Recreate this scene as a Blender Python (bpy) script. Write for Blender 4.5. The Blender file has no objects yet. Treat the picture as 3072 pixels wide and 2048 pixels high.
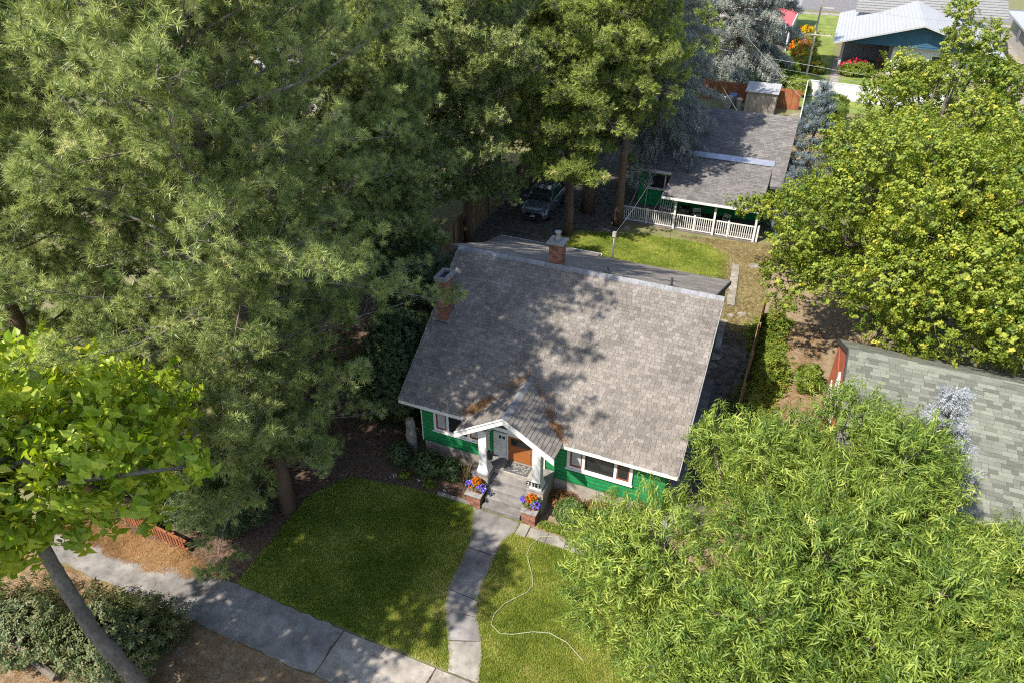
import bpy, math, random
import numpy as np
from mathutils import Vector, Matrix
SC = bpy.context.scene
R = math.radians
rnd = random.Random(7)
rng = np.random.default_rng(7)

# ------------------------------------------------------------------ camera, sky, sun, exposure
cam_d = bpy.data.cameras.new('camera'); cam = bpy.data.objects.new('camera', cam_d)
SC.collection.objects.link(cam); SC.camera = cam
CAM = Vector((11.4955, -17.4311, 18.9511))
PITCH, YAW = 0.5958, 0.3976
fw = Vector((-math.sin(YAW)*math.cos(PITCH), math.cos(YAW)*math.cos(PITCH), -math.sin(PITCH)))
rt = Vector((math.cos(YAW), math.sin(YAW), 0)); up = rt.cross(fw)
cam.matrix_world = Matrix(((rt.x, up.x, -fw.x, CAM.x), (rt.y, up.y, -fw.y, CAM.y), (rt.z, up.z, -fw.z, CAM.z), (0, 0, 0, 1)))
cam_d.sensor_width = 36; cam_d.lens = 2155.2/3072*36; cam_d.clip_end = 2000; cam_d.clip_start = .1

SUN = Vector((-.42, -.72, 1.0)).normalized()
w = bpy.data.worlds.new('World'); SC.world = w; w.use_nodes = True
nt = w.node_tree; bg = nt.nodes['Background']
sky = nt.nodes.new('ShaderNodeTexSky'); sky.sky_type = 'NISHITA'; sky.sun_disc = False
sky.sun_elevation = math.asin(SUN.z); sky.sun_rotation = math.atan2(SUN.x, SUN.y) % (2*math.pi)
nt.links.new(sky.outputs[0], bg.inputs[0]); bg.inputs[1].default_value = .15
sd = bpy.data.lights.new('sun', 'SUN'); sd.energy = 4.9; sd.angle = R(.53); sd.color = (1, .94, .84)
so = bpy.data.objects.new('sun', sd); SC.collection.objects.link(so)
so.rotation_euler = (-SUN).to_track_quat('-Z', 'Y').to_euler(); so.location = (0, 0, 60)
SC.view_settings.view_transform = 'Standard'; SC.view_settings.look = 'None'
SC.view_settings.exposure = 1.0; SC.view_settings.gamma = 1; SC.view_settings.use_curve_mapping = False

cy = SC.cycles; cy.use_denoising = False; cy.filter_width = 1.1; cy.max_bounces = 8; cy.diffuse_bounces = 3; cy.transmission_bounces = 6; cy.use_adaptive_sampling = False

# ------------------------------------------------------------------ helpers
COL = SC.collection
def link(o, parent=None):
    COL.objects.link(o)
    if parent is not None: o.parent = parent
    return o
def tag(o, label=None, cat=None, group=None, kind=None):
    if label: o['label'] = label
    if cat: o['category'] = cat
    if group: o['group'] = group
    if kind: o['kind'] = kind
    return o
def thing(name, label, cat, loc=(0, 0, 0), group=None, rz=0):
    o = bpy.data.objects.new(name, None); o.empty_display_size = .2
    o.location = loc; o.rotation_euler = (0, 0, rz); link(o)
    return tag(o, label, cat, group)
class MB:
    """collects faces of one mesh; world (or parent-local) coordinates"""
    def __init__(s): s.v = []; s.f = []; s.t = []; s.sm = False
    def add(s, vs, fs, tint=.5):
        b = len(s.v); s.v += [tuple(p) for p in vs]; s.f += [tuple(i+b for i in f) for f in fs]; s.t += [tint]*len(fs); return s
    def box(s, x0, x1, y0, y1, z0, z1, tint=.5):
        return s.add([(x0,y0,z0),(x1,y0,z0),(x1,y1,z0),(x0,y1,z0),(x0,y0,z1),(x1,y0,z1),(x1,y1,z1),(x0,y1,z1)],
                     [(3,2,1,0),(4,5,6,7),(0,1,5,4),(1,2,6,5),(2,3,7,6),(3,0,4,7)], tint)
    def prism(s, poly, z0, z1, tint=.5):
        n = len(poly)
        return s.add([(x,y,z0) for x,y in poly]+[(x,y,z1) for x,y in poly],
                     [tuple(range(n-1,-1,-1)), tuple(range(n,2*n))]+[(i,(i+1)%n,n+(i+1)%n,n+i) for i in range(n)], tint)
    def ext(s, poly3, d, tint=.5):
        """polygon of 3d points extruded by vector d"""
        n = len(poly3); d = Vector(d)
        return s.add([Vector(p) for p in poly3]+[Vector(p)+d for p in poly3],
                     [tuple(range(n-1,-1,-1)), tuple(range(n,2*n))]+[(i,(i+1)%n,n+(i+1)%n,n+i) for i in range(n)], tint)
    def tube(s, pts, rad, n=6, cap=True, tint=.5):
        pts = [Vector(p) for p in pts]; rad = rad if hasattr(rad, '__len__') else [rad]*len(pts)
        vs = []; fs = []
        for i, p in enumerate(pts):
            d = (pts[min(i+1, len(pts)-1)]-pts[max(i-1, 0)]).normalized()
            a = d.orthogonal().normalized() if abs(d.z) > .9 else d.cross(Vector((0,0,1))).normalized()
            if abs(d.z) > .9: a = (Vector((1,0,0))-d*d.x).normalized()
            b = d.cross(a)
            vs += [p+(a*math.cos(2*math.pi*k/n)+b*math.sin(2*math.pi*k/n))*rad[i] for k in range(n)]
        for i in range(len(pts)-1):
            fs += [(i*n+k, i*n+(k+1)%n, (i+1)*n+(k+1)%n, (i+1)*n+k) for k in range(n)]
        if cap: fs += [tuple(range(n-1,-1,-1)), tuple(range((len(pts)-1)*n, len(pts)*n))]
        return s.add(vs, fs, tint)
    def bar(s, a, b, w, h, tint=.5):
        a = Vector(a); b = Vector(b); d = (b-a).normalized()
        u = d.cross(Vector((0,0,1))); u = u.normalized() if u.length > .01 else Vector((1,0,0)); v = u.cross(d)
        q = [u*w/2+v*h/2, -u*w/2+v*h/2, -u*w/2-v*h/2, u*w/2-v*h/2]
        return s.add([a+c for c in q]+[b+c for c in q], [(0,1,2,3),(7,6,5,4),(0,4,5,1),(1,5,6,2),(2,6,7,3),(3,7,4,0)], tint)
    def lathe(s, prof, c=(0,0,0), n=12, tint=.5):
        vs = [(c[0]+r*math.cos(2*math.pi*k/n), c[1]+r*math.sin(2*math.pi*k/n), c[2]+z) for r, z in prof for k in range(n)]
        fs = [(i*n+k, i*n+(k+1)%n, (i+1)*n+(k+1)%n, (i+1)*n+k) for i in range(len(prof)-1) for k in range(n)]
        fs += [tuple(range(n-1,-1,-1)), tuple(range((len(prof)-1)*n, len(prof)*n))]
        return s.add(vs, fs, tint)
    def mesh(s, name, m):
        me = bpy.data.meshes.new(name); me.from_pydata(s.v, [], s.f)
        me.attributes.new('tint', 'FLOAT', 'FACE').data.foreach_set('value', s.t)
        me.materials.append(m)
        if s.sm: me.polygons.foreach_set('use_smooth', [True]*len(me.polygons))
        return me
    def build(s, name, m, parent=None, label=None, kind=None, bevel=0):
        o = link(bpy.data.objects.new(name, s.mesh(name, m)), parent)
        if bevel:
            b = o.modifiers.new('bevel', 'BEVEL'); b.width = bevel; b.segments = 2; b.limit_method = 'ANGLE'
        return tag(o, label, None, None, kind)
def B(*a): return MB().box(*a)
def inst(name, me, parent, M=None, loc=None):
    o = bpy.data.objects.new(name, me)
    COL.objects.link(o)
    if parent is not None: o.parent = parent
    if M is not None: o.matrix_local = M
    elif loc is not None: o.location = loc
    return o

# ------------------------------------------------------------------ materials
def nmat(name): 
    m = bpy.data.materials.new(name); m.use_nodes = True
    return m, m.node_tree, m.node_tree.nodes['Principled BSDF']
def mat(name, col, rough=.8, var=.12, scale=3., bump=0., bscale=40., spec=.3, metal=0., col2=None, stretch=None, tint=0., stain=0., detail=5):
    """principled with two scales of noise variation; tint = strength of the per piece attribute"""
    m, t, b = nmat(name); N = t.nodes.new; L = t.links.new
    b.inputs['Roughness'].default_value = rough; b.inputs['Metallic'].default_value = metal
    b.inputs['Specular IOR Level'].default_value = spec
    g = N('ShaderNodeNewGeometry'); mp = N('ShaderNodeMapping'); L(g.outputs['Position'], mp.inputs[0])
    if stretch: mp.inputs['Scale'].default_value = stretch
    n1 = N('ShaderNodeTexNoise'); n1.inputs['Scale'].default_value = scale; n1.inputs['Detail'].default_value = detail; n1.inputs['Roughness'].default_value = .65
    L(mp.outputs[0], n1.inputs['Vector'])
    c2 = col2 or tuple(c*(1-2.2*var) for c in col); c1 = tuple(min(1, c*(1+var)) for c in col) if not col2 else col
    cr = N('ShaderNodeMix'); cr.data_type = 'RGBA'; cr.inputs[6].default_value = (*c1, 1); cr.inputs[7].default_value = (*c2, 1)
    mr = N('ShaderNodeMapRange'); mr.inputs[1].default_value = .32; mr.inputs[2].default_value = .68; L(n1.outputs[0], mr.inputs[0]); L(mr.outputs[0], cr.inputs[0])
    out = cr.outputs[2]
    if tint:
        a = N('ShaderNodeAttribute'); a.attribute_name = 'tint'
        mm = N('ShaderNodeMapRange'); mm.inputs[3].default_value = 1-tint; mm.inputs[4].default_value = 1+tint; L(a.outputs['Fac'], mm.inputs[0])
        mx = N('ShaderNodeVectorMath'); mx.operation = 'SCALE'; L(out, mx.inputs[0]); L(mm.outputs[0], mx.inputs['Scale']); out = mx.outputs[0]
    if stain:
        n3 = N('ShaderNodeTexNoise'); n3.inputs['Scale'].default_value = .9; n3.inputs['Detail'].default_value = 6; L(g.outputs['Position'], n3.inputs['Vector'])
        m3 = N('ShaderNodeMapRange'); m3.inputs[1].default_value = .35; m3.inputs[2].default_value = .7; m3.inputs[3].default_value = 1+stain*.4; m3.inputs[4].default_value = 1-stain
        L(n3.outputs[0], m3.inputs[0]); x3 = N('ShaderNodeVectorMath'); x3.operation = 'SCALE'; L(out, x3.inputs[0]); L(m3.outputs[0], x3.inputs['Scale']); out = x3.outputs[0]
    L(out, b.inputs['Base Color'])
    if bump:
        n2 = N('ShaderNodeTexNoise'); n2.inputs['Scale'].default_value = bscale; n2.inputs['Detail'].default_value = 4
        L(mp.outputs[0], n2.inputs['Vector'])
        bp = N('ShaderNodeBump'); bp.inputs['Strength'].default_value = bump; bp.inputs['Distance'].default_value = .02
        L(n2.outputs[0], bp.inputs['Height']); L(bp.outputs[0], b.inputs['Normal'])
    return m
def leafmat(name, ca, cb, cc=None, trans=.35, gloss=.25, rough=.45):
    """leaf: colour runs ca..cb(..cc) with the per cluster 'tint'; part of the light passes through"""
    m = bpy.data.materials.new(name); m.use_nodes = True; t = m.node_tree; t.nodes.clear(); N = t.nodes.new; L = t.links.new
    a = N('ShaderNodeAttribute'); a.attribute_type = 'INSTANCER'; a.attribute_name = 'tint'
    a2 = N('ShaderNodeAttribute'); a2.attribute_type = 'GEOMETRY'; a2.attribute_name = 'lt'
    ad = N('ShaderNodeMath'); ad.operation = 'ADD'; L(a.outputs['Fac'], ad.inputs[0]); L(a2.outputs['Fac'], ad.inputs[1])
    r = N('ShaderNodeValToRGB'); e = r.color_ramp.elements
    e[0].position = .1; e[0].color = (*ca, 1); e[1].position = .75; e[1].color = (*cb, 1)
    if cc: x = e.new(1.); x.color = (*cc, 1)
    L(ad.outputs[0], r.inputs[0])
    d = N('ShaderNodeBsdfPrincipled'); d.inputs['Roughness'].default_value = rough; d.inputs['Specular IOR Level'].default_value = gloss
    L(r.outputs[0], d.inputs['Base Color'])
    tr = N('ShaderNodeBsdfTranslucent'); hs = N('ShaderNodeHueSaturation'); hs.inputs['Value'].default_value = 1.6; hs.inputs['Hue'].default_value = .485; hs.inputs['Saturation'].default_value = 1.1
    L(r.outputs[0], hs.inputs['Color']); L(hs.outputs[0], tr.inputs[0])
    mx = N('ShaderNodeMixShader'); mx.inputs[0].default_value = trans; L(d.outputs[0], mx.inputs[1]); L(tr.outputs[0], mx.inputs[2])
    o = N('ShaderNodeOutputMaterial'); L(mx.outputs[0], o.inputs[0])
    return m
M = {}
M['dirt'] = mat('dirt', (.21,.155,.105), .95, .3, 2.2, .7, 25)
M['ground'] = mat('ground', (.19,.16,.085), .95, .3, 1.2, .6, 22, col2=(.10,.12,.035))
M['mulch'] = mat('mulch', (.13,.085,.06), .95, .4, 9, 1., 45)
M['soil'] = mat('soil', (.12,.105,.09), .95, .35, 3, .8, 40)
M['litter'] = mat('litter', (.27,.205,.13), .95, .3, 5, 1., 60, col2=(.17,.115,.065))
M['drygrass'] = mat('drygrass', (.26,.20,.10), .95, .3, 1.6, .7, 50, col2=(.17,.145,.06))
M['lawn'] = mat('lawn', (.21,.235,.05), .95, .3, .8, .8, 60, col2=(.075,.125,.018))
M['concrete'] = mat('concrete', (.27,.243,.21), .92, .16, 2.5, .35, 60, tint=.12, stain=.4)
M['concrete_grey'] = mat('concrete_grey', (.215,.20,.187), .92, .18, 2.2, .35, 60, tint=.14, stain=.4)
M['foundation'] = mat('foundation', (.32,.275,.23), .9, .15, 3, .3, 40)
M['asphalt'] = mat('asphalt', (.16,.15,.15), .9, .15, 2, .2, 80)
M['shingle'] = mat('shingle', (.19,.168,.147), .92, .16, 30, .4, 120, tint=.2, stain=.25)
M['shingle_garage'] = mat('shingle_garage', (.15,.14,.135), .92, .14, 20, .3, 90, tint=.2, stain=.2)
M['shingle_grey'] = mat('shingle_grey', (.148,.154,.122), .92, .12, 30, .4, 120, tint=.32, stain=.08)
M['roofdeck'] = mat('roofdeck', (.10,.095,.09), .95, .2, 8)
M['flash'] = mat('flash', (.45,.47,.52), .35, .1, 3, metal=.7)
M['ridge'] = mat('ridge', (.20,.20,.21), .8, .15, 6, tint=.15)
M['green'] = mat('green', (.013,.255,.07), .6, .12, 3, .15, 30, tint=.12)
M['greendark'] = mat('greendark', (.016,.15,.05), .7, .12, 3)
M['white'] = mat('white', (.56,.55,.525), .5, .04, 2, spec=.4)
M['whitemetal'] = mat('whitemetal', (.32,.32,.322), .5, .04, .8, spec=.4, stretch=(6,.3,1))
M['vinyl'] = mat('vinyl', (.5,.5,.5), .5, .03, 2)
M['brick'] = mat('brick', (.23,.095,.062), .9, .25, 14, .5, 60, tint=.35)
M['mortar'] = mat('mortar', (.25,.22,.19), .95, .15, 12)
M['cap'] = mat('cap', (.22,.21,.2), .9, .2, 6, .3, 50)
M['wood_door'] = mat('wood_door', (.28,.10,.028), .45, .2, 2, .1, 30, col2=(.22,.07,.02), stretch=(1.5,1.5,22))
M['sash'] = mat('sash', (.22,.06,.035), .5, .15, 4)
M['fence_orange'] = mat('fence_orange', (.27,.095,.042), .85, .25, 6, .4, 40, tint=.22, stretch=(14,14,.7))
M['fence_brown'] = mat('fence_brown', (.27,.175,.10), .85, .25, 6, .4, 40, tint=.25, stretch=(14,14,.7))
M['deck'] = mat('deck', (.14,.12,.11), .85, .2, 4, tint=.2)
M['black'] = mat('black', (.025,.025,.027), .5, .2, 4)
M['dark'] = mat('dark', (.05,.045,.045), .8, .2, 4)
M['mat'] = mat('mat', (.30,.29,.26), .95, .2, 30, .5, 80)
M['matdark'] = mat('matdark', (.09,.09,.09), .95, .2, 30, .5, 80)
M['terracotta'] = mat('terracotta', (.25,.06,.035), .7, .2, 6)
M['redwall'] = mat('redwall', (.36,.10,.05), .8, .12, 2, .2, 20, tint=.06)
M['rock'] = mat('rock', (.25,.22,.19), .9, .25, 5, .6, 18)
M['shed'] = mat('shed', (.29,.26,.225), .85, .22, 3, .2, 30, tint=.12, stretch=(5,5,.6))
M['bin'] = mat('bin', (.25,.24,.215), .6, .1, 3)
M['binblue'] = mat('binblue', (.10,.17,.34), .6, .1, 3)
M['bluewall'] = mat('bluewall', (.035,.10,.17), .7, .1, 3)
M['beige'] = mat('beige', (.38,.34,.30), .8, .06, 1)
M['redmetal'] = mat('redmetal', (.42,.085,.09), .6, .06, 1)
M['roofgrey'] = mat('roofgrey', (.21,.207,.203), .85, .1, 4, tint=.12)
M['carpaint'] = mat('carpaint', (.21,.23,.26), .22, .05, 3, spec=.6, metal=.6)
M['carblue'] = mat('carblue', (.06,.09,.16), .25, .05, 3, spec=.6, metal=.3)
M['chrome'] = mat('chrome', (.75,.75,.76), .15, .03, 3, metal=1.)
M['tyre'] = mat('tyre', (.02,.02,.02), .85, .2, 8)
M['wire'] = mat('wire', (.25,.245,.24), .5, .1, 3)
M['pole'] = mat('pole', (.45,.40,.34), .85, .2, 4, stretch=(6,6,.5))
M['steel'] = mat('steel', (.38,.38,.38), .4, .1, 4, metal=.8)
M['hose'] = mat('hose', (.30,.31,.2), .5, .1, 4)
M['curtain'] = mat('curtain', (.35,.34,.33), .9, .15, 4, stretch=(9,9,.4))
M['redplastic'] = mat('redplastic', (.45,.03,.02), .5, .1, 3)
M['pinebark'] = mat('pinebark', (.20,.125,.085), .95, .3, 6, 1., 22, col2=(.09,.065,.05), stretch=(3,3,.7))
M['pinelimb'] = mat('pinelimb', (.20,.175,.15), .95, .3, 6, .6, 30)
M['greybark'] = mat('greybark', (.21,.18,.15), .95, .25, 3, 1., 14, col2=(.10,.082,.065), stretch=(5,5,.8), stain=.3)
M['palebark'] = mat('palebark', (.40,.37,.31), .9, .25, 5, .5, 22)
def glass(name, col=(.02,.022,.022), rough=.04):
    m, t, b = nmat(name); b.inputs['Base Color'].default_value = (*col, 1); b.inputs['Roughness'].default_value = rough
    b.inputs['Specular IOR Level'].default_value = .6; return m
M['glass'] = glass('glass'); M['carglass'] = glass('carglass', (.03,.04,.04))
M['lamp'] = glass('lamp', (.55,.58,.6), .15)
M['l_pine'] = leafmat('l_pine', (.075,.115,.028), (.36,.42,.14), (.54,.53,.25), .32, .4, .42)
M['l_scots'] = leafmat('l_scots', (.075,.115,.02), (.32,.39,.085), (.50,.49,.17), .32, .4, .42)
M['l_spruce'] = leafmat('l_spruce', (.09,.11,.09), (.33,.35,.31), (.50,.50,.46), .15, .3)
M['l_bluespruce'] = leafmat('l_bluespruce', (.075,.105,.115), (.19,.235,.255), (.28,.32,.34), .15, .3)
M['l_silver'] = leafmat('l_silver', (.20,.215,.22), (.42,.435,.45), (.52,.53,.55), .15, .3)
M['l_maple'] = leafmat('l_maple', (.055,.105,.010), (.27,.315,.04), (.45,.40,.06), .32, .3)
M['l_willow'] = leafmat('l_willow', (.05,.10,.012), (.285,.36,.062), (.46,.46,.12), .32, .35)
M['l_catalpa'] = leafmat('l_catalpa', (.17,.28,.022), (.45,.52,.07), (.58,.53,.10), .42, .35, .4)
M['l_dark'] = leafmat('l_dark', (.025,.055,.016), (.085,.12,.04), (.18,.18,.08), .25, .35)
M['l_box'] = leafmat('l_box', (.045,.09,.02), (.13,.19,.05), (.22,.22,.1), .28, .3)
M['l_vine'] = leafmat('l_vine', (.075,.13,.015), (.21,.255,.035), (.36,.28,.06), .38, .3)
M['l_grass'] = leafmat('l_grass', (.12,.18,.02), (.38,.42,.08), (.60,.50,.22), .3, .15, .7)
M['l_dry'] = leafmat('l_dry', (.15,.12,.05), (.29,.235,.11), (.38,.32,.16), .2, .15, .8)
M['l_orange'] = leafmat('l_orange', (.36,.10,.005), (.58,.18,.01), (.6,.28,.02), .25, .2)
M['l_purple'] = leafmat('l_purple', (.12,.07,.45), (.24,.16,.75), (.5,.45,.8), .25, .2)
M['l_yellow'] = leafmat('l_yellow', (.36,.21,.005), (.58,.37,.01), (.6,.42,.04), .25, .2)
M['l_red'] = leafmat('l_red', (.28,.01,.035), (.45,.03,.06), (.45,.12,.08), .25, .2)
M['l_needle'] = leafmat('l_needle', (.16,.08,.03), (.36,.20,.085), (.46,.30,.15), .1, .2, .8)
M['l_white'] = leafmat('l_white', (.4,.4,.4), (.6,.6,.6), (.7,.7,.7), .1, .2, .8)

# ------------------------------------------------------------------ foliage: instances of small leaf clusters on points, one mesh
def euler_from_dirs(d, roll):
    d = d/np.maximum(np.linalg.norm(d, axis=1, keepdims=True), 1e-6)
    th = np.arccos(np.clip(d[:, 2], -1, 1)); ph = np.arctan2(d[:, 1], d[:, 0])
    return np.stack([roll, th, ph], 1)
GN = {}
def gn_tree(k):
    if k in GN: return GN[k]
    g = bpy.data.node_groups.new('leaf_clusters', 'GeometryNodeTree')
    g.interface.new_socket('Geometry', in_out='INPUT', socket_type='NodeSocketGeometry'); g.interface.new_socket('Geometry', in_out='OUTPUT', socket_type='NodeSocketGeometry')
    N = g.nodes.new; L = g.links.new
    gi = N('NodeGroupInput'); go = N('NodeGroupOutput')
    def attr(n, ty):
        a = N('GeometryNodeInputNamedAttribute'); a.data_type = ty; a.inputs[0].default_value = n; return a.outputs[0]
    tid = attr('tid', 'INT'); join = N('GeometryNodeJoinGeometry'); parts = []
    for i in range(k, -1, -1):
        sp = N('GeometryNodeSeparateGeometry'); cmpn = N('FunctionNodeCompare'); cmpn.data_type = 'INT'; cmpn.operation = 'EQUAL'
        L(tid, cmpn.inputs[2]); cmpn.inputs[3].default_value = i if i < k else 99
        L(gi.outputs[0], sp.inputs[0]); L(cmpn.outputs[0], sp.inputs[1])
        if i == k: pts = sp.outputs[0]
        else:
            g2 = N('GeometryNodeGeometryToInstance'); L(sp.outputs[0], g2.inputs[0]); L(g2.outputs[0], join.inputs[0])
    mp = N('GeometryNodeMeshToPoints'); L(pts, mp.inputs[0])
    ip = N('GeometryNodeInstanceOnPoints'); L(mp.outputs[0], ip.inputs['Points']); L(join.outputs[0], ip.inputs['Instance'])
    ip.inputs['Pick Instance'].default_value = True
    L(attr('pick', 'INT'), ip.inputs['Instance Index'])
    e = N('FunctionNodeEulerToRotation'); L(attr('rot', 'FLOAT_VECTOR'), e.inputs[0]); L(e.outputs[0], ip.inputs['Rotation'])
    L(attr('scl', 'FLOAT'), ip.inputs['Scale'])
    L(ip.outputs[0], go.inputs[0]); GN[k] = g
    return g
def foliage(name, temps, pts, dirs, scl, tint, m, parent=None, kind='stuff', roll=.4, seed=1):
    r = np.random.default_rng(seed); k = len(temps); n = len(pts)
    pts = np.asarray(pts, float); dirs = np.asarray(dirs, float)
    V = np.concatenate([np.asarray(t[0], float) for t in temps]+[pts])
    tid = np.concatenate([np.full(len(t[0]), i) for i, t in enumerate(temps)]+[np.full(n, 99)])
    F = []; b = 0; lt = []; mi = []
    for t in temps:
        F += [tuple(i+b for i in f) for f in t[1]]; lt += list(t[2]); b += len(t[0]); mi += list(t[3]) if len(t) > 3 else [0]*len(t[1])
    me = bpy.data.meshes.new(name); me.from_pydata(V.tolist(), [], F)
    def at(nm, ty, dom, data, key='value'):
        a = me.attributes.new(nm, ty, dom); a.data.foreach_set(key, np.ascontiguousarray(data).ravel())
    nb = len(V)-n; z = np.zeros(nb)
    at('tid', 'INT', 'POINT', tid.astype(np.int32)); at('lt', 'FLOAT', 'FACE', np.array(lt, np.float32))
    at('pick', 'INT', 'POINT', np.concatenate([z, r.integers(0, k, n)]).astype(np.int32))
    at('rot', 'FLOAT_VECTOR', 'POINT', np.concatenate([np.zeros((nb, 3)), euler_from_dirs(dirs, r.uniform(-roll, roll, n))]).astype(np.float32), 'vector')
    at('scl', 'FLOAT', 'POINT', np.concatenate([z, np.broadcast_to(scl, n)]).astype(np.float32))
    at('tint', 'FLOAT', 'POINT', np.concatenate([z, np.broadcast_to(tint, n)]).astype(np.float32))
    me.materials.append(m); me.materials.append(M['pinelimb']); me.polygons.foreach_set('material_index', mi)
    o = link(bpy.data.objects.new(name, me), parent)
    md = o.modifiers.new('clusters', 'NODES'); md.node_group = gn_tree(k)
    if kind: o['kind'] = kind
    return o
# --- templates: (verts, faces, per face tint offset); +Z is the growing direction
def T_tuft(seed, n=46, L=.17, w=.010, spread=(8, 100)):
    r = random.Random(seed); v = []; f = []; lt = []
    for i in range(n):
        th = R(r.uniform(*spread)); ph = r.uniform(0, 6.283); s = r.uniform(-.05, .06)
        d = Vector((math.sin(th)*math.cos(ph), math.sin(th)*math.sin(ph), math.cos(th)))
        l = L*r.uniform(.75, 1.1); a = Vector((0, 0, s)); u = d.orthogonal().normalized(); u.rotate(Matrix.Rotation(r.uniform(0, 3.14), 3, d))
        b = len(v); v += [a+d*.02-u*w/2, a+d*.02+u*w/2, a+d*l+Vector((0, 0, -.012))]; f.append((b, b+1, b+2)); lt.append(r.uniform(-.12, .12))
    return v, f, lt
def T_brush(seed, n=60, L=.30, nl=.04, w=.012):
    """spruce twig: short needles along a drooping shoot with side shoots"""
    r = random.Random(seed); v = []; f = []; lt = []
    axes = [(Vector((0, 0, 0)), Vector((0, 0, 1)), L)]
    for k in range(4):
        s = L*(.15+.18*k); d = Vector(((1 if k % 2 else -1)*.75, r.uniform(-.25, .25), .8)).normalized(); axes.append((Vector((0, 0, s)), d, L*.5*(1.1-.15*k)))
    for a, d, l in axes:
        for i in range(max(6, int(n*l/L/2.2))):
            p = a+d*l*r.random(); u = d.orthogonal().normalized(); u.rotate(Matrix.Rotation(r.uniform(0, 6.28), 3, d))
            q = (u*.85+d*.6).normalized(); sdir = q.cross(d).normalized()
            b = len(v); v += [p-sdir*w/2, p+sdir*w/2, p+q*nl*r.uniform(.8, 1.2)]; f.append((b, b+1, b+2)); lt.append(r.uniform(-.1, .1))
    return v, f, lt
def leaf_geo(p, d, nrm, l, w, shape, fold=.25, curl=.3):
    """one leaf as two folded halves along its midrib"""
    d = d.normalized(); s = d.cross(nrm).normalized(); n = s.cross(d)
    prof = {'narrow': [(0,0),(.3,.8),(.65,.75),(1,0)], 'maple': [(0,0),(.15,.75),(.45,1),(.7,.55),(1,0)], 'heart': [(-.08,.0),(.02,.75),(.3,1),(.62,.62),(.82,.22),(1,0)], 'oval': [(0,0),(.35,1),(.7,.75),(1,0)]}[shape]
    mid = [p+d*(l*t)-n*(curl*l*max(0, t)**2) for t, _ in prof]
    vs = list(mid); fs = []
    for sg in (-1, 1):
        b = len(vs)
        vs += [mid[i]+s*(sg*w*.5*h)+n*(fold*w*.5*h) for i, (t, h) in enumerate(prof)][1:-1]
        m = len(prof)
        for i in range(m-1):
            A, Bv = i, i+1
            ea = b+i-1 if 0 < i else None; eb = b+i if i+1 < m-1 else None
            face = [A, Bv]+([eb] if eb is not None else [])+([ea] if ea is not None else [])
            if len(face) >= 3: fs.append(tuple(face if sg > 0 else face[::-1]))
    return vs, fs
def T_leaves(seed, n, l, w, shape, span=.3, droop=.4, fold=.25, curl=.3, spread=60):
    r = random.Random(seed); v = []; f = []; lt = []
    for i in range(n):
        t = (i+.5)/n; ph = i*2.4+r.uniform(-.4, .4); th = R(spread*(1-.4*t)+r.uniform(-12, 12))
        d = Vector((math.sin(th)*math.cos(ph), math.sin(th)*math.sin(ph), math.cos(th)-droop*r.uniform(.5, 1.3)))
        p = Vector((0, 0, span*(t-.3)))
        nr = Vector((0, 0, 1))+Vector((r.uniform(-.4, .4), r.uniform(-.4, .4), 0))
        if abs(d.normalized().dot(nr.normalized())) > .95: nr = Vector((1, 0, .3))
        vs, fs = leaf_geo(p, d, nr, l*r.uniform(.75, 1.15), w*r.uniform(.85, 1.1), shape, fold, curl)
        b = len(v); v += vs; f += [tuple(q+b for q in fc) for fc in fs]; lt += [r.uniform(-.16, .16)]*len(fs)
    return v, f, lt
def T_grass(seed, n=7, h=.075, w=.012, lean=.5, sp=.05):
    r = random.Random(seed); v = []; f = []; lt = []
    for i in range(n):
        x, y = r.uniform(-sp, sp), r.uniform(-sp, sp); a = r.uniform(0, 6.28); ln = r.uniform(.1, lean)*h; hh = h*r.uniform(.6, 1.2)
        b = len(v); c, s_ = math.cos(a), math.sin(a)
        v += [(x-s_*w/2, y+c*w/2, 0), (x+s_*w/2, y-c*w/2, 0), (x+c*ln, y+s_*ln, hh)]; f.append((b, b+1, b+2)); lt.append(r.uniform(-.2, .2))
    return v, f, lt
def tubes_np(MBo, pts, r0, r1, n=5):
    k = len(pts); MBo.tube(pts, [r0+(r1-r0)*i/(k-1) for i in range(k)], n, cap=False)
def curve(a, d, L, n, bend, r, wob=.06):
    """polyline from a along d; bend adds to direction each step"""
    pts = [Vector(a)]; d = Vector(d).normalized()
    for i in range(n):
        d = (d+Vector(bend)/n+Vector((r.uniform(-wob, wob), r.uniform(-wob, wob), r.uniform(-wob, wob)))).normalized()
        pts.append(pts[-1]+d*(L/n))
    return pts
def merge_t(parts):
    """join (template, matrix, tint shift, material index)"""
    v = []; f = []; lt = []; mi = []
    for t, Mx, dt, m in parts:
        b = len(v); v += [Mx @ Vector(p) for p in t[0]]; f += [tuple(i+b for i in q) for q in t[1]]; lt += [x+dt for x in t[2]]; mi += [m]*len(t[1])
    return v, f, lt, mi
def look(p, d, s=1.):
    q = Vector(d).to_track_quat('Z', 'Y').to_matrix().to_4x4(); q = Matrix.Translation(p) @ q @ Matrix.Scale(s, 4); return q
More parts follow.
